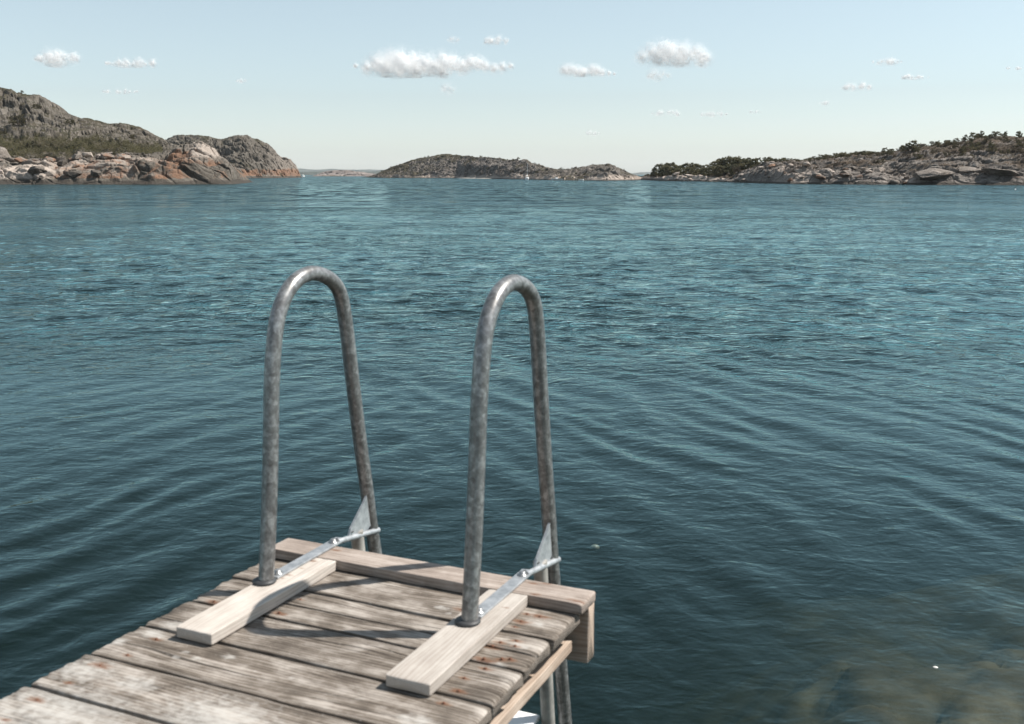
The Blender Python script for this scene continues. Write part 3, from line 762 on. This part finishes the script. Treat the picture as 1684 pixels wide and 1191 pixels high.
# ------------------------------------------------------------------ boulders
import bmesh
def boulder_mesh(seed, sub=4):
    bm = bmesh.new(); bmesh.ops.create_icosphere(bm, subdivisions=sub, radius=1)
    me = bpy.data.meshes.new('boulder'); bm.to_mesh(me); bm.free()
    co = np.zeros(len(me.vertices) * 3, dtype=np.float32); me.vertices.foreach_get('co', co); co = co.reshape(-1, 3).astype(float)
    g = np.random.default_rng(seed)
    r = np.full(len(co), 1.25)
    for _ in range(13):                                   # chop flat faces off a ball
        d = g.normal(size=3); d /= np.linalg.norm(d)
        k = g.uniform(.62, .95); dot = co @ d
        r = np.minimum(r, np.where(dot > .05, k / np.maximum(dot, .05), 9))
    co = co * r[:, None]
    co = co * (1 + .07 * fbm(co * 1.7 + seed, 4, seed) + .03 * fbm(co * 7 + seed, 3, seed + 5))[:, None]
    me.vertices.foreach_set('co', co.ravel().astype(np.float32))
    me.polygons.foreach_set('use_smooth', np.zeros(len(me.polygons), dtype=bool))
    me.materials.append(M['boulder'])
    return me, co
BM = [boulder_mesh(i) for i in range(9)]
def boulder(px, off, w, hgt, kind, label, group=None, land='rocky_headland', k=None, sink=.25, rot=None):
    """kind: grey, orange, dark, pale"""
    k = random.randrange(9) if k is None else k
    me0, co = BM[k]
    me = me0.copy(); me.name = 'boulder'
    cov = np.zeros((len(co), 4))
    lo = fbm(co * 1.2 + px, 3, 7)
    if kind == 'orange': cov[:, 1] = np.clip(.62 + .5 * lo, 0, 1)
    elif kind == 'grey': cov[:, 1] = np.clip(.16 + .4 * lo, 0, 1)
    elif kind == 'pale': cov[:, 3] = .8
    elif kind == 'dark': cov[:, 2] = .62; cov[:, 1] = .1
    at = me.attributes.new('cov', 'FLOAT_COLOR', 'POINT'); at.data.foreach_set('color', cov.astype(np.float32).ravel())
    o = link(bpy.data.objects.new('boulder', me))
    p = on_land(land, px, off)
    p = p.copy(); p.x = bearing(px) * p.y
    o.location = (p.x, p.y, max(p.z, .1) + hgt * (.5 - sink))
    o.scale = (w / 2, w / 2 * random.uniform(.8, 1.1), hgt / 2)
    o.rotation_euler = rot or (random.uniform(-.25, .25), random.uniform(-.25, .25), random.uniform(0, 6.28))
    return tag(o, label, 'boulder', group)

BG = 'boulders along the left shore'
boulder(104, 15, 2.5, 2.3, 'dark', 'dark brown cube-like boulder above the orange ledge on the left shore', BG, k=2)
boulder(62, 19, 6.6, 3.0, 'grey', 'broad grey boulder with orange stain below the scrub, left shore', BG, k=4)
boulder(6, 20, 5.0, 4.4, 'grey', 'tall pale angular boulder at the left picture edge', BG, k=1)
boulder(186, 19, 4.2, 2.2, 'dark', 'long squared boulder with dark underside in the pile below the scrub', BG, k=6, rot=(0, .15, .5))
boulder(172, 20, 2.8, 1.7, 'pale', 'pale flat boulder leaning on the long squared boulder', BG, k=7)
boulder(132, 18, 2.8, 1.8, 'grey', 'blocky grey boulder with pitted top at the left of the boulder pile', BG, k=3)
boulder(120, 18, 2.4, 1.8, 'orange', 'small brownish boulder at the left foot of the boulder pile', BG, k=5)
boulder(148, 19, 3.0, 2.6, 'pale', 'pale cracked boulder in the middle of the boulder pile', BG, k=8)
boulder(200, 15, 3.0, 2.2, 'orange', 'orange boulder right of the boulder pile', BG, k=0)
boulder(36, 14, 3.0, 1.6, 'orange', 'low orange boulder above the pale smooth slab', BG, k=7)
boulder(120, 3.5, 3.6, 1.8, 'dark', 'dark wet boulder at the waterline below the orange ledge', BG, k=3)
boulder(158, 3.0, 2.8, 1.3, 'dark', 'low dark boulder at the waterline, left shore', BG, k=5)
for k in range(30):
    px = random.uniform(-30, 250) if k < 8 else random.uniform(-20, 215)
    off = random.uniform(1, 20) if px < 300 else random.uniform(2, 8)
    if k >= 8: off = random.uniform(12, 21)
    s = random.choice([.8, 1.0, 1.2, 1.5, 1.9, 2.4])
    kd = random.choice(['orange', 'orange', 'grey', 'grey', 'dark', 'pale']) if off < 17 else random.choice(['grey', 'grey', 'pale', 'orange'])
    boulder(px, off, s * random.uniform(1, 1.5), s * .8, kd, {'orange': 'small rust-orange boulder among the rocks of the left shore', 'grey': 'small grey boulder among the rocks of the left shore', 'dark': 'small dark boulder among the rocks of the left shore', 'pale': 'small pale boulder among the rocks of the left shore'}[kd], 'small boulders on the left shore')
RG = 'boulders along the right shore'
for px, off, w, hgt, kd, lb in [(1530, 3, 8, 2.8, 'grey', 'big smooth grey whaleback rock at the water right of the white slab'), (1590, 12, 8, 2.6, 'grey', 'long grey rock slab above the right-hand shore'), (1640, 4, 6.5, 1.9, 'grey', 'rounded grey rock at the water near the right picture edge')]:
    boulder(px, off, w, hgt, kd, lb, RG, 'wooded_peninsula', sink=.5, rot=(0, .12, .3 + px), k=(8, 0, 6, 1)[int(px) % 4])
for k in range(60):
    px = random.uniform(1210, 1500) if k < 44 else random.uniform(1090, 1200)
    off = random.uniform(1, 14) if k < 44 else random.uniform(.5, 4)
    s = random.choice([.6, .8, 1.0, 1.3, 1.7])
    kd = random.choice(['grey', 'pale', 'pale', 'orange']) if k < 44 else 'pale'
    boulder(px, off, s * 1.4, s * .7, kd, {'orange': 'small orange-brown rock on the right shore', 'grey': 'small grey rock on the right shore', 'pale': 'small pale rock on the right shore'}[kd], 'small rocks on the right shore', 'wooded_peninsula')

# ------------------------------------------------------------------ vegetation
def leaf_tris(centres, n_each, rad, size, g, flat=1.0):
    """n_each small triangles round every centre"""
    C = np.repeat(np.asarray(centres, float), n_each, 0)
    R = np.repeat(np.broadcast_to(np.asarray(rad, float), (len(centres),)), n_each)
    d = g.normal(size=C.shape); d /= np.linalg.norm(d, axis=1)[:, None]
    P = C + d * (R * g.random(len(C)) ** .45)[:, None] * np.array([1, 1, flat])
    a = g.normal(size=P.shape); a /= np.linalg.norm(a, axis=1)[:, None]
    b = np.cross(a, g.normal(size=P.shape)); b /= np.linalg.norm(b, axis=1)[:, None]
    s = size * g.uniform(.6, 1.4, len(P))[:, None]
    V = np.stack([P + a * s, P - a * s * .5 + b * s * .8, P - a * s * .5 - b * s * .8], 1).reshape(-1, 3)
    val = np.repeat(g.random(len(P)) * .5 + np.repeat(g.random(len(centres)), n_each) * .5, 3)
    return V, np.arange(len(V)).reshape(-1, 3), np.stack([val, val, val], 1)

def tree_proto(kind, seed):
    """unit-height pine, spruce, shrub or bare bush -> (crown mesh, trunk mesh)"""
    g = np.random.default_rng(seed)
    cs, rs_ = [], []
    if kind == 'pine':
        lean = g.normal() * .05
        for _ in range(24):
            z = g.uniform(.12, .97); w = .33 * (1 - max(0, (z - .5) / .55) ** 2 * .8) * min(1, (z - .05) / .3)
            a = g.uniform(0, 6.28); r = w * math.sqrt(g.random())
            cs.append((r * math.cos(a) + lean * z, r * math.sin(a), z)); rs_.append(g.uniform(.08, .15))
        nl, sz, fl = 34, .048, .8
    elif kind == 'spruce':
        for _ in range(26):
            z = g.uniform(.08, 1.0); w = .26 * (1.02 - z) + .01
            a = g.uniform(0, 6.28); r = w * g.uniform(.4, 1)
            cs.append((r * math.cos(a), r * math.sin(a), z)); rs_.append(.03 + .07 * (1 - z))
        nl, sz, fl = 28, .042, .7
    else:
        for _ in range(20):
            z = g.uniform(.12, .9); w = .62 * math.sqrt(max(0, 1 - ((z - .35) / .62) ** 2))
            a = g.uniform(0, 6.28); r = w * math.sqrt(g.random())
            cs.append((r * math.cos(a), r * math.sin(a), z)); rs_.append(g.uniform(.12, .22))
        nl, sz, fl = 30, .062 if kind == 'shrub' else .045, .85
    V, Fc, val = leaf_tris(cs, nl, rs_, sz, g, fl)
    V[:, 2] = np.maximum(V[:, 2], .01)
    crown = mesh_np('crown', V, Fc, M[{'pine': 'pine', 'spruce': 'pine', 'shrub': 'shrub', 'bare': 'brown'}[kind]], smooth=False, attrs={'leaf': val})
    t = MB()
    if kind in ('pine', 'spruce'):
        t.tube([(0, 0, -.08), (.004, 0, .3), (.0, .004, .7), (0, 0, .93)], [.026, .02, .012, .004], 7)
        for c in cs[:9]: t.tube([(0, 0, max(.1, c[2] - .08)), (c[0] * .5, c[1] * .5, c[2] - .03), c], [.008, .006, .003], 5)
    else:
        for c in cs[:8]: t.tube([(0, 0, -.05), (c[0] * .4, c[1] * .4, c[2] * .5), c], [.022, .014, .006], 5)
    trunk = t.build('trunk' if kind in ('pine', 'spruce') else 'stem', M['bark'])
    COL.objects.unlink(crown); COL.objects.unlink(trunk)
    return crown.data, trunk.data
PROTO = {k: [tree_proto(k, 50 + 7 * i + j) for i in range(4)] for j, k in enumerate(('pine', 'spruce', 'shrub', 'bare'))}

def plant(kind, land, px, off, hgt, label, group, wide=1.0, sink=.0, name=None, cat=None):
    cm, tm = random.choice(PROTO[kind])
    p = on_land(land, px, off)
    o = thing(name or {'pine': 'pine_tree', 'spruce': 'spruce_tree', 'shrub': 'bush', 'bare': 'bare_bush'}[kind], (float(bearing(px) * p.y), p.y, p.z - sink), label, cat or ('tree' if kind in ('pine', 'spruce') else 'bush'), group, random.uniform(0, 6.28))
    o.scale = (hgt * wide, hgt * wide, hgt)
    c = link(bpy.data.objects.new('crown', cm), o)
    t = link(bpy.data.objects.new('trunk' if kind in ('pine', 'spruce') else 'stem', tm), o)
    return o
def plant_to(kind, land, px, off, top_py, label, group, wide=1.0, **kw):
    """as tall as its top stands against the sky"""
    p = on_land(land, px, off)
    hgt = max(.8, float(height(top_py, p.y)) - p.z)
    return plant(kind, land, px, off, hgt, label, group, wide, **kw)

WP = 'wooded_peninsula'
tops = [(1062, 287), (1075, 279), (1084, 268), (1096, 266.5), (1105, 266), (1112, 270), (1122, 268), (1135, 267), (1142, 268), (1150, 271), (1160, 269.5), (1170, 267), (1180, 262), (1190, 259), (1200, 257.5), (1212, 259), (1222, 257), (1236, 256.5), (1248, 259), (1262, 257.5), (1280, 259)]
for k in range(46):
    px = 1078 + (k % 23) * 8.9 + random.uniform(-3, 3); front = k >= 23
    off = random.uniform(9, 14) if front else random.uniform(20, 46)
    off = min(off, 40)
    top = float(curve(tops, px)) + (random.uniform(4, 10) if front else random.uniform(-.8, 3.2))
    if px > 1185 and front: off = random.uniform(26, 40)
    plant_to('pine', WP, px, off, top, 'dark green pine in the wood on the low point', 'pines in the wood on the point', random.uniform(1.2, 1.75))
plant_to('bare', WP, 1211, 9, 273, 'pale leafless grey-brown bush in front of the pine wood', None, .75)
for px, top in ((1062, 288), (1069, 284), (1077, 281), (1088, 284)):
    plant_to('shrub', WP, px, 10, top, 'low dark bush at the tip of the wooded point', 'bushes at the tip of the point', 1.3)
rt = [(1268, 261), (1290, 257.5), (1320, 258.5), (1340, 254.5), (1360, 251), (1385, 248), (1410, 246.5), (1430, 246), (1450, 245.5), (1470, 247)]
for k in range(64):
    px = 1262 + k * 3.25 + random.uniform(-2.2, 2.2)
    plant_to(random.choice(['pine', 'spruce', 'shrub', 'shrub']), WP, px, random.uniform(50, 74), float(curve(rt, px)) + random.uniform(-.7, 3.2), 'small conifer in the row along the low ridge', 'conifers along the right ridge', random.uniform(1.5, 2.4), sink=.35)
plant_to('pine', WP, 1453, 66, 242.6, 'round-topped pine standing clear of the ridge row', None, 1.3)
plant_to('pine', WP, 1594, 62, 217.5, 'tallest dark pine on the skyline of the right hill', None, 1.15)
plant_to('pine', WP, 1592, 46, 232, 'dark pine just below the tallest pine on the right hill', None, .9)
plant_to('pine', WP, 1604, 66, 222, 'broad pine close to the right of the tallest pine', None, 1.3)
plant_to('pine', WP, 1580, 70, 224.5, 'small rounded pine left of the tallest pine', None, 1.2)
plant_to('pine', WP, 1569, 71, 227, 'bushy pine second to the left of the tallest pine', None, 1.5)
plant_to('pine', WP, 1552, 72, 230.5, 'low round pine on the slope left of the tallest pine', None, 1.6)
plant_to('pine', WP, 1541, 71, 233.5, 'narrow small pine on the skyline of the right hill', None, .8)
plant_to('pine', WP, 1625.5, 73, 219.8, 'tiny lone pine on the top of the right hill', None, .9)
plant_to('pine', WP, 1616, 70, 222.5, 'low pine between the tallest pine and the hilltop', None, 1.5)
for k in range(120):
    px = random.uniform(1440, 1720); off = random.uniform(20, 72)
    kd = random.choice(['shrub', 'shrub', 'bare', 'pine', 'bare'])
    plant(kd, WP, px, off, random.uniform(.7, 1.7) if kd != 'pine' else random.uniform(1, 2.2), {'shrub': 'olive bush on the slope of the right hill', 'bare': 'brown leafless bush on the slope of the right hill', 'pine': 'dark dwarf pine on the slope of the right hill'}[kd], 'bushes on the right hill', random.uniform(.9, 1.5), sink=.1)
for k in range(34):
    px = random.uniform(1235, 1450); off = random.uniform(30, 66)
    plant(random.choice(['shrub', 'bare']), WP, px, off, random.uniform(.5, 1.1), 'low brown-green bush between the pale rocks', 'bushes between the pale rocks', 1.3, sink=.1)
for k in range(30):
    plant(random.choice(['shrub', 'shrub', 'bare']), WP, 1478 + k * 5.4 + random.uniform(-3, 3), random.uniform(60, 73), random.uniform(.8, 1.5), 'olive-brown bush close under the skyline of the right hill', 'bushes under the right skyline', random.uniform(1.5, 2.2), sink=.15)
plant('shrub', WP, 1608, 34, 2.3, 'largest rounded olive bush below the pines of the right hill', None, 1.4)
plant('pine', WP, 1500, 40, 2.6, 'dark broad bush-like pine at the foot of the right hill', None, 1.5)

MI = 'middle_island'
for k in range(70):
    px = random.uniform(622, 1030); off = random.uniform(48, 68) if k < 46 else random.uniform(8, 40)
    plant(random.choice(['shrub', 'bare', 'shrub']), MI, px, off, random.uniform(.5, 1.2), 'low bush on the rocky middle island', 'bushes on the middle island', 1.4, sink=.1)
HD = 'rocky_headland'
for px, off, hgt, lb in ((36, 52, 3.0, 'dark green bush in a cleft at the foot of the left cliff'), (8, 48, 2.0, 'yellow-green bush at the left picture edge below the cliff'), (47, 84, .75, 'small green bush on the skyline of the left cliff'), (120, 60, 1.8, 'lone green bush on the bare slope of the left cliff'), (222, 56, 1.6, 'green bush above the right end of the scrub'), (70, 72, 1.6, 'olive bush high on the left cliff')):
    plant('shrub', HD, px, off, hgt, lb, 'bushes on the left cliff', 1.2, sink=.1)

# the leafless thicket between the shore rocks and the cliff
g = np.random.default_rng(5)
cs, sz = [], []
for _ in range(2600):
    px = g.uniform(-150, 268); off = g.uniform(21, 48)
    lim = np.interp(px, [-150, 0, 120, 200, 268], [45, 46, 46, 45, 40])
    if off > lim or (px > 180 and off < 24) : continue
    p = on_land(HD, px, off); cs.append((bearing(px) * p.y, p.y, p.z + g.uniform(.1, 1.1))); sz.append(g.uniform(.4, .9))
V, Fc, val = leaf_tris(cs, 22, sz, .10, g, 1.3)
pt = np.stack([V[:, 0], V[:, 1], V[:, 2]], 1)
tone = .5 + .5 * fbm(pt / 7, 3, 15) + .3 * sstep(-92, -82, V[:, 0])
val = np.clip(val * .55 + (tone[:, None] - .25) * .75, 0, 1)
scrub = mesh_np('scrub', V, Fc, M['scrub'], smooth=False, attrs={'leaf': val})
tag(scrub, 'olive-brown leafless scrub in a band below the left cliff', kind='stuff')

# ------------------------------------------------------------------ boats
def at_sea(px, py):
    d = EYE * F_PX / (py - HORIZON)
    return float(bearing(px) * d), d
def hull_mesh(L, B, H, n=14):
    m = MB(); V = []
    ring = [(-1, 1), (-.96, .45), (-.7, .05), (0, -.18), (.7, .05), (.96, .45), (1, 1)]
    for i in range(n + 1):
        t = i / n; w = B / 2 * (1 - max(0, (t - .45) / .55) ** 2.2) * (.86 + .14 * min(1, t * 4)); sheer = H * (1 + .25 * t * t)
        for a, b in ring: V.append((L * (t - .5), a * max(w, .02), b * sheer))
    k = len(ring)
    m.add(V, [(i * k + j, i * k + j + 1, (i + 1) * k + j + 1, (i + 1) * k + j) for i in range(n) for j in range(k - 1)], True)
    m.add(V[:k], [tuple(range(k))])
    m.add([(v[0], v[1] * .97, v[2] - .02) for i in range(n + 1) for v in (V[i * k], V[i * k + k - 1])], [(2 * i, 2 * i + 1, 2 * i + 3, 2 * i + 2) for i in range(n)])
    return m
def sailboat(px, py, L, mast, rz, label):
    x, y = at_sea(px, py)
    o = thing('sailboat', (x, y, 0), label, 'sailboat', 'sailboats under the far shores', rz)
    hull_mesh(L, L * .3, .75).build('hull', M['white'], o)
    c = MB(); c.box((-.12 * L, -.09 * L, .7), (.2 * L, .09 * L, 1.12)); c.build('cabin', M['white'], o, .08)
    m = MB(); m.tube([(.06 * L, 0, .6), (.06 * L, 0, mast)], [.07, .05], 8); m.build('mast', M['mast'], o)
    b = MB(); b.tube([(.05 * L, 0, 1.6), (-.4 * L, 0, 1.5)], .06, 8); b.build('boom', M['mast'], o)
    s = MB(); s.tube([(.04 * L, 0, 1.72), (-.1 * L, 0, 1.78), (-.38 * L, 0, 1.66)], [.1, .2, .1], 10); s.build('furled_sail', M['sail'], o)
    return o
sailboat(499, 291.2, 5.2, 6.4, 1.35, 'white sailboat beside the far tip of the domed left headland')
sailboat(867, 295.9, 4.6, 6.6, 1.42, 'white sailboat in front of the middle island')
x, y = at_sea(916, 296.5)
mb = thing('motorboat', (x, y, 0), 'white open motorboat moored under the right part of the middle island', 'motorboat', None, math.pi + .25)
hull_mesh(4.3, 1.7, .55).build('hull', M['white'], mb)
c = MB(); c.box((-.2, -.45, .5), (.7, .45, 1.05)); c.build('console', M['white'], mb, .06)
c = MB(); c.add([(.7, -.5, .6), (.7, .5, .6), (.35, .5, 1.25), (.35, -.5, 1.25), (.73, -.5, .6), (.73, .5, .6), (.38, .5, 1.25), (.38, -.5, 1.25)], [(0, 1, 2, 3), (7, 6, 5, 4), (0, 4, 5, 1), (1, 5, 6, 2), (2, 6, 7, 3), (3, 7, 4, 0)]); c.build('windscreen', M['glass'], mb)
c = MB(); c.box((-2.45, -.18, -.2), (-2.16, .18, 1.0)); c.build('outboard_motor', M['rubber'], mb, .05)
x, y = at_sea(956.5, 296.7)
dg = thing('dinghy', (x, y, 0), 'tiny white dinghy close to the pale beach rocks', 'dinghy', None, .4)
hull_mesh(1.9, .95, .4).build('hull', M['white'], dg)
c = MB(); c.box((-.15, -.4, .28), (.1, .4, .33)); c.build('thwart', M['bark'], dg)
x, y = at_sea(1672, 311)
b = thing('buoy', (x, y, 0), 'tiny white mooring buoy afloat near the right picture edge', 'buoy')
m = MB(); m.lathe((0, 0, -.15), [(.02, -.05), (.08, 0), (.12, .08), (.12, .15), (.08, .22), (.03, .25)], 16); m.build('float', M['white'], b)
m = MB(); m.tube([(0, 0, .18), (0, 0, .30)], .02, 8); m.build('handle', M['rubber'], b)

# ------------------------------------------------------------------ clouds: drifts of fine bright flakes
def cloud(px, py, w, hgt, tau, label, dist=None, puffs=None, seed=0, dens=1.0, flat=True, size=.92):
    n = int(tau * w * hgt * .6 * 12)
    g = np.random.default_rng(900 + seed)
    dist = dist or min(12000, 760 / (HORIZON + 4 - py) * F_PX * (.55 + .25 * g.random()))
    s = dist / F_PX
    W, Hh = w * s, hgt * s
    if puffs is None:
        puffs = []
        for _ in range(max(7, int(w / 4))):
            a = g.uniform(-.46, .46); env = (1 - abs(a * 2) ** 2.2)
            puffs.append((a, g.uniform(-.22, .22) * env, g.uniform(.2, .42) * env + .12))
    cs = np.array([(a * W, g.uniform(-.3, .3) * Hh * 1.3, b * Hh) for a, b, r in puffs]); rr = np.array([r * Hh * 1.25 for a, b, r in puffs])
    wt = rr ** 2 / (rr ** 2).sum()
    ids = g.choice(len(cs), n, p=wt)
    d = g.normal(size=(n, 3)); d /= np.linalg.norm(d, axis=1)[:, None]
    P = cs[ids] + d * (rr[ids] * g.random(n) ** .4 * (1 + .24 * g.normal(size=n)))[:, None]
    nz = fbm(P / (Hh * .2 + 1), 5, seed, .6)
    P += d * (nz * rr[ids] * .75)[:, None]
    if flat:
        base = -.42 * Hh
        P[:, 2] = np.where(P[:, 2] < base, base + (P[:, 2] - base) * .35, P[:, 2])
    keep = fbm(P / (Hh * .5 + 1) + 9, 3, seed + 3) > -.28 - .4 * dens
    P = P[keep]; n = len(P)
    nn = d[keep] + .22 * g.normal(size=(n, 3)); nn /= np.linalg.norm(nn, axis=1)[:, None]
    a = np.cross(nn, g.normal(size=(n, 3))); a /= np.linalg.norm(a, axis=1)[:, None]
    b = np.cross(nn, a)
    q = (size * dist / 4000 * g.uniform(.5, 1.3, n))[:, None]
    V = np.stack([P + a * q, P - a * q * .5 + b * q * .87, P - a * q * .5 - b * q * .87], 1).reshape(-1, 3)
    o = mesh_np('cloud', V, np.arange(len(V)).reshape(-1, 3), M['cloud'], smooth=False)
    o.location = (float(bearing(px)) * dist, dist, float(height(py, dist)))
    return tag(o, label, 'cloud', 'small fair-weather clouds')
big = [(-.40, -.05, .22), (-.33, .05, .34), (-.27, .12, .40), (-.21, .2, .42), (-.18, -.1, .45), (-.12, .12, .38), (-.05, .0, .36), (.0, -.05, .36), (.06, .06, .36), (.11, .1, .32), (.17, -.02, .28), (.22, .06, .28), (.27, .08, .24), (.31, -.05, .2), (.36, -.08, .18), (.41, -.06, .18), (.46, -.03, .12), (-.1, -.2, .3), (.05, -.2, .26), (-.28, -.2, .28), (-.46, .0, .1)]
cloud(714, 108, 268, 40, 2.1, 'largest long white cloud above the middle island', puffs=big, seed=1)
cloud(739, 147, 24, 18, .55, 'small shred hanging under the largest cloud', dist=3000, seed=2, flat=False, dens=.5)
cloud(965, 117, 92, 19, 1.8, 'small lens-shaped cloud left of the double-bellied cloud', seed=3, puffs=[(-.42, .1, .38), (-.32, .1, .46), (-.2, .0, .44), (-.08, -.05, .38), (.06, .05, .42), (.14, .0, .42), (.25, -.1, .3), (.36, -.2, .2), (.45, -.25, .14), (-.1, -.2, .35)])
cloud(1104, 92, 124, 38, 2.0, 'bright double-bellied cloud right of the middle', seed=4, puffs=[(-.42, -.05, .26), (-.3, .12, .36), (-.18, .2, .36), (-.05, .18, .36), (.06, .14, .36), (.12, -.05, .4), (-.1, -.05, .42), (-.22, -.1, .36), (.24, .1, .3), (.34, .02, .32), (.42, -.08, .24), (.36, -.2, .24), (.05, -.2, .3)])
cloud(1079, 126, 36, 20, .75, 'small ragged cloud below the double-bellied cloud', dist=2900, seed=5, flat=False, dens=.6)
cloud(110, 97, 74, 24, 1.7, 'small puffy cloud above the left cliff', seed=6, dens=.8)
cloud(233, 104, 98, 14, 1.0, 'thin flat cloud right of the puffy left cloud', seed=7, dens=.7)
cloud(208, 151, 66, 7, .6, 'thin streak of cloud just above the left cliff', seed=8, dens=.5)
cloud(815, 68, 50, 13, 1.1, 'faint small cloud above the tail of the largest cloud', seed=9, dens=.5)
cloud(748, 66, 20, 12, 0.5, 'faintest wisp above the largest cloud', seed=10, dens=.3, flat=False)
cloud(1400, 143, 56, 13, 1.0, 'small white cloud above the right ridge', seed=11, dens=.6)
cloud(1447, 102, 50, 11, .9, 'small cloud high at the right, above the others there', seed=12, dens=.5)
cloud(1492, 127, 52, 8, 1.0, 'faint broken streak of cloud at the right', seed=13, dens=.3)
cloud(1653, 112, 24, 7, 0.7, 'tiny faint cloud near the right picture edge', seed=14, dens=.3)
cloud(1095, 187, 52, 11, .7, 'low thin cloud above the wooded point', seed=15, dens=.5)
cloud(1166, 188, 60, 9, .6, 'low broken streak right of the low thin cloud', seed=16, dens=.4)
cloud(1237, 184, 22, 5, 0.6, 'short faint streak of low cloud at the end of its row', seed=17, dens=.3)
cloud(975, 219, 26, 8, .6, 'tiny cloud low over the right end of the middle island', seed=18, dens=.5)
cloud(403, 133, 22, 8, 0.6, 'tiny faint cloud above the domed left headland', seed=19, dens=.3)
cloud(1350, 170, 24, 7, 0.6, 'tiny faint cloud low over the right ridge', seed=20, dens=.3)

# ------------------------------------------------------------------ haze, sky, sun, camera
hz = MB(); hz.box((-7000, -400, -9), (7000, 7600, 90))
m = NT('sea_haze')
hm = m.done(None, m.n('ShaderNodeVolumePrincipled', {'Color': (.93, .96, 1, 1), 'Density': HAZE, 'Anisotropy': 0.0}).outputs[0])
haze = hz.build('haze', hm); tag(haze, kind='stuff')

w = bpy.data.worlds.new('World'); scene.world = w; w.use_nodes = True
t = w.node_tree; t.nodes.clear()
sky = t.nodes.new('ShaderNodeTexSky'); sky.sky_type = 'NISHITA'; sky.sun_disc = False
SUN_EL, SUN_AZ = math.radians(52.8), math.radians(83.6)
sky.sun_elevation = SUN_EL; sky.sun_rotation = SUN_AZ
sky.altitude = 0; sky.air_density = 1.0; sky.dust_density = .45; sky.ozone_density = 1.0
hs = t.nodes.new('ShaderNodeHueSaturation'); hs.inputs['Hue'].default_value = .482; hs.inputs['Saturation'].default_value = .48
tint = t.nodes.new('ShaderNodeMix'); tint.data_type = 'RGBA'; tint.blend_type = 'MULTIPLY'; tint.inputs['Factor'].default_value = 1; tint.inputs[7].default_value = (.885, .96, .998, 1)
bg = t.nodes.new('ShaderNodeBackground'); bg.inputs['Strength'].default_value = SKY
out = t.nodes.new('ShaderNodeOutputWorld')
t.links.new(sky.outputs[0], hs.inputs['Color']); t.links.new(hs.outputs[0], tint.inputs[6]); t.links.new(tint.outputs[2], bg.inputs['Color']); t.links.new(bg.outputs[0], out.inputs['Surface'])

ld = bpy.data.lights.new('sun', 'SUN'); ld.energy = SUN; ld.angle = math.radians(.53); ld.color = (1, .95, .88)
lo = link(bpy.data.objects.new('sun', ld))
tosun = Vector((math.sin(SUN_AZ) * math.cos(SUN_EL), math.cos(SUN_AZ) * math.cos(SUN_EL), math.sin(SUN_EL)))
lo.rotation_euler = tosun.to_track_quat('Z', 'Y').to_euler(); lo.location = (20, 0, 30)

cam = bpy.data.cameras.new('camera'); cam.sensor_width = 36; cam.lens = 36 * F_PX / 1684
cam.clip_start = .05; cam.clip_end = 30000
cam.dof.use_dof = True; cam.dof.focus_distance = 16; cam.dof.aperture_fstop = 7.0
co = link(bpy.data.objects.new('camera', cam)); co.location = (0, 0, EYE); co.rotation_euler = (math.pi / 2 - PITCH, 0, 0)
scene.camera = co

scene.view_settings.view_transform = 'Standard'; scene.view_settings.look = 'None'
scene.view_settings.gamma = 1; scene.view_settings.exposure = EXPOSURE
cy = scene.cycles
cy.max_bounces = 14; cy.diffuse_bounces = 8; cy.glossy_bounces = 3; cy.transparent_max_bounces = 24; cy.volume_bounces = 1
cy.caustics_reflective = False; cy.caustics_refractive = False
cy.use_denoising = True; cy.sample_clamp_indirect = 4
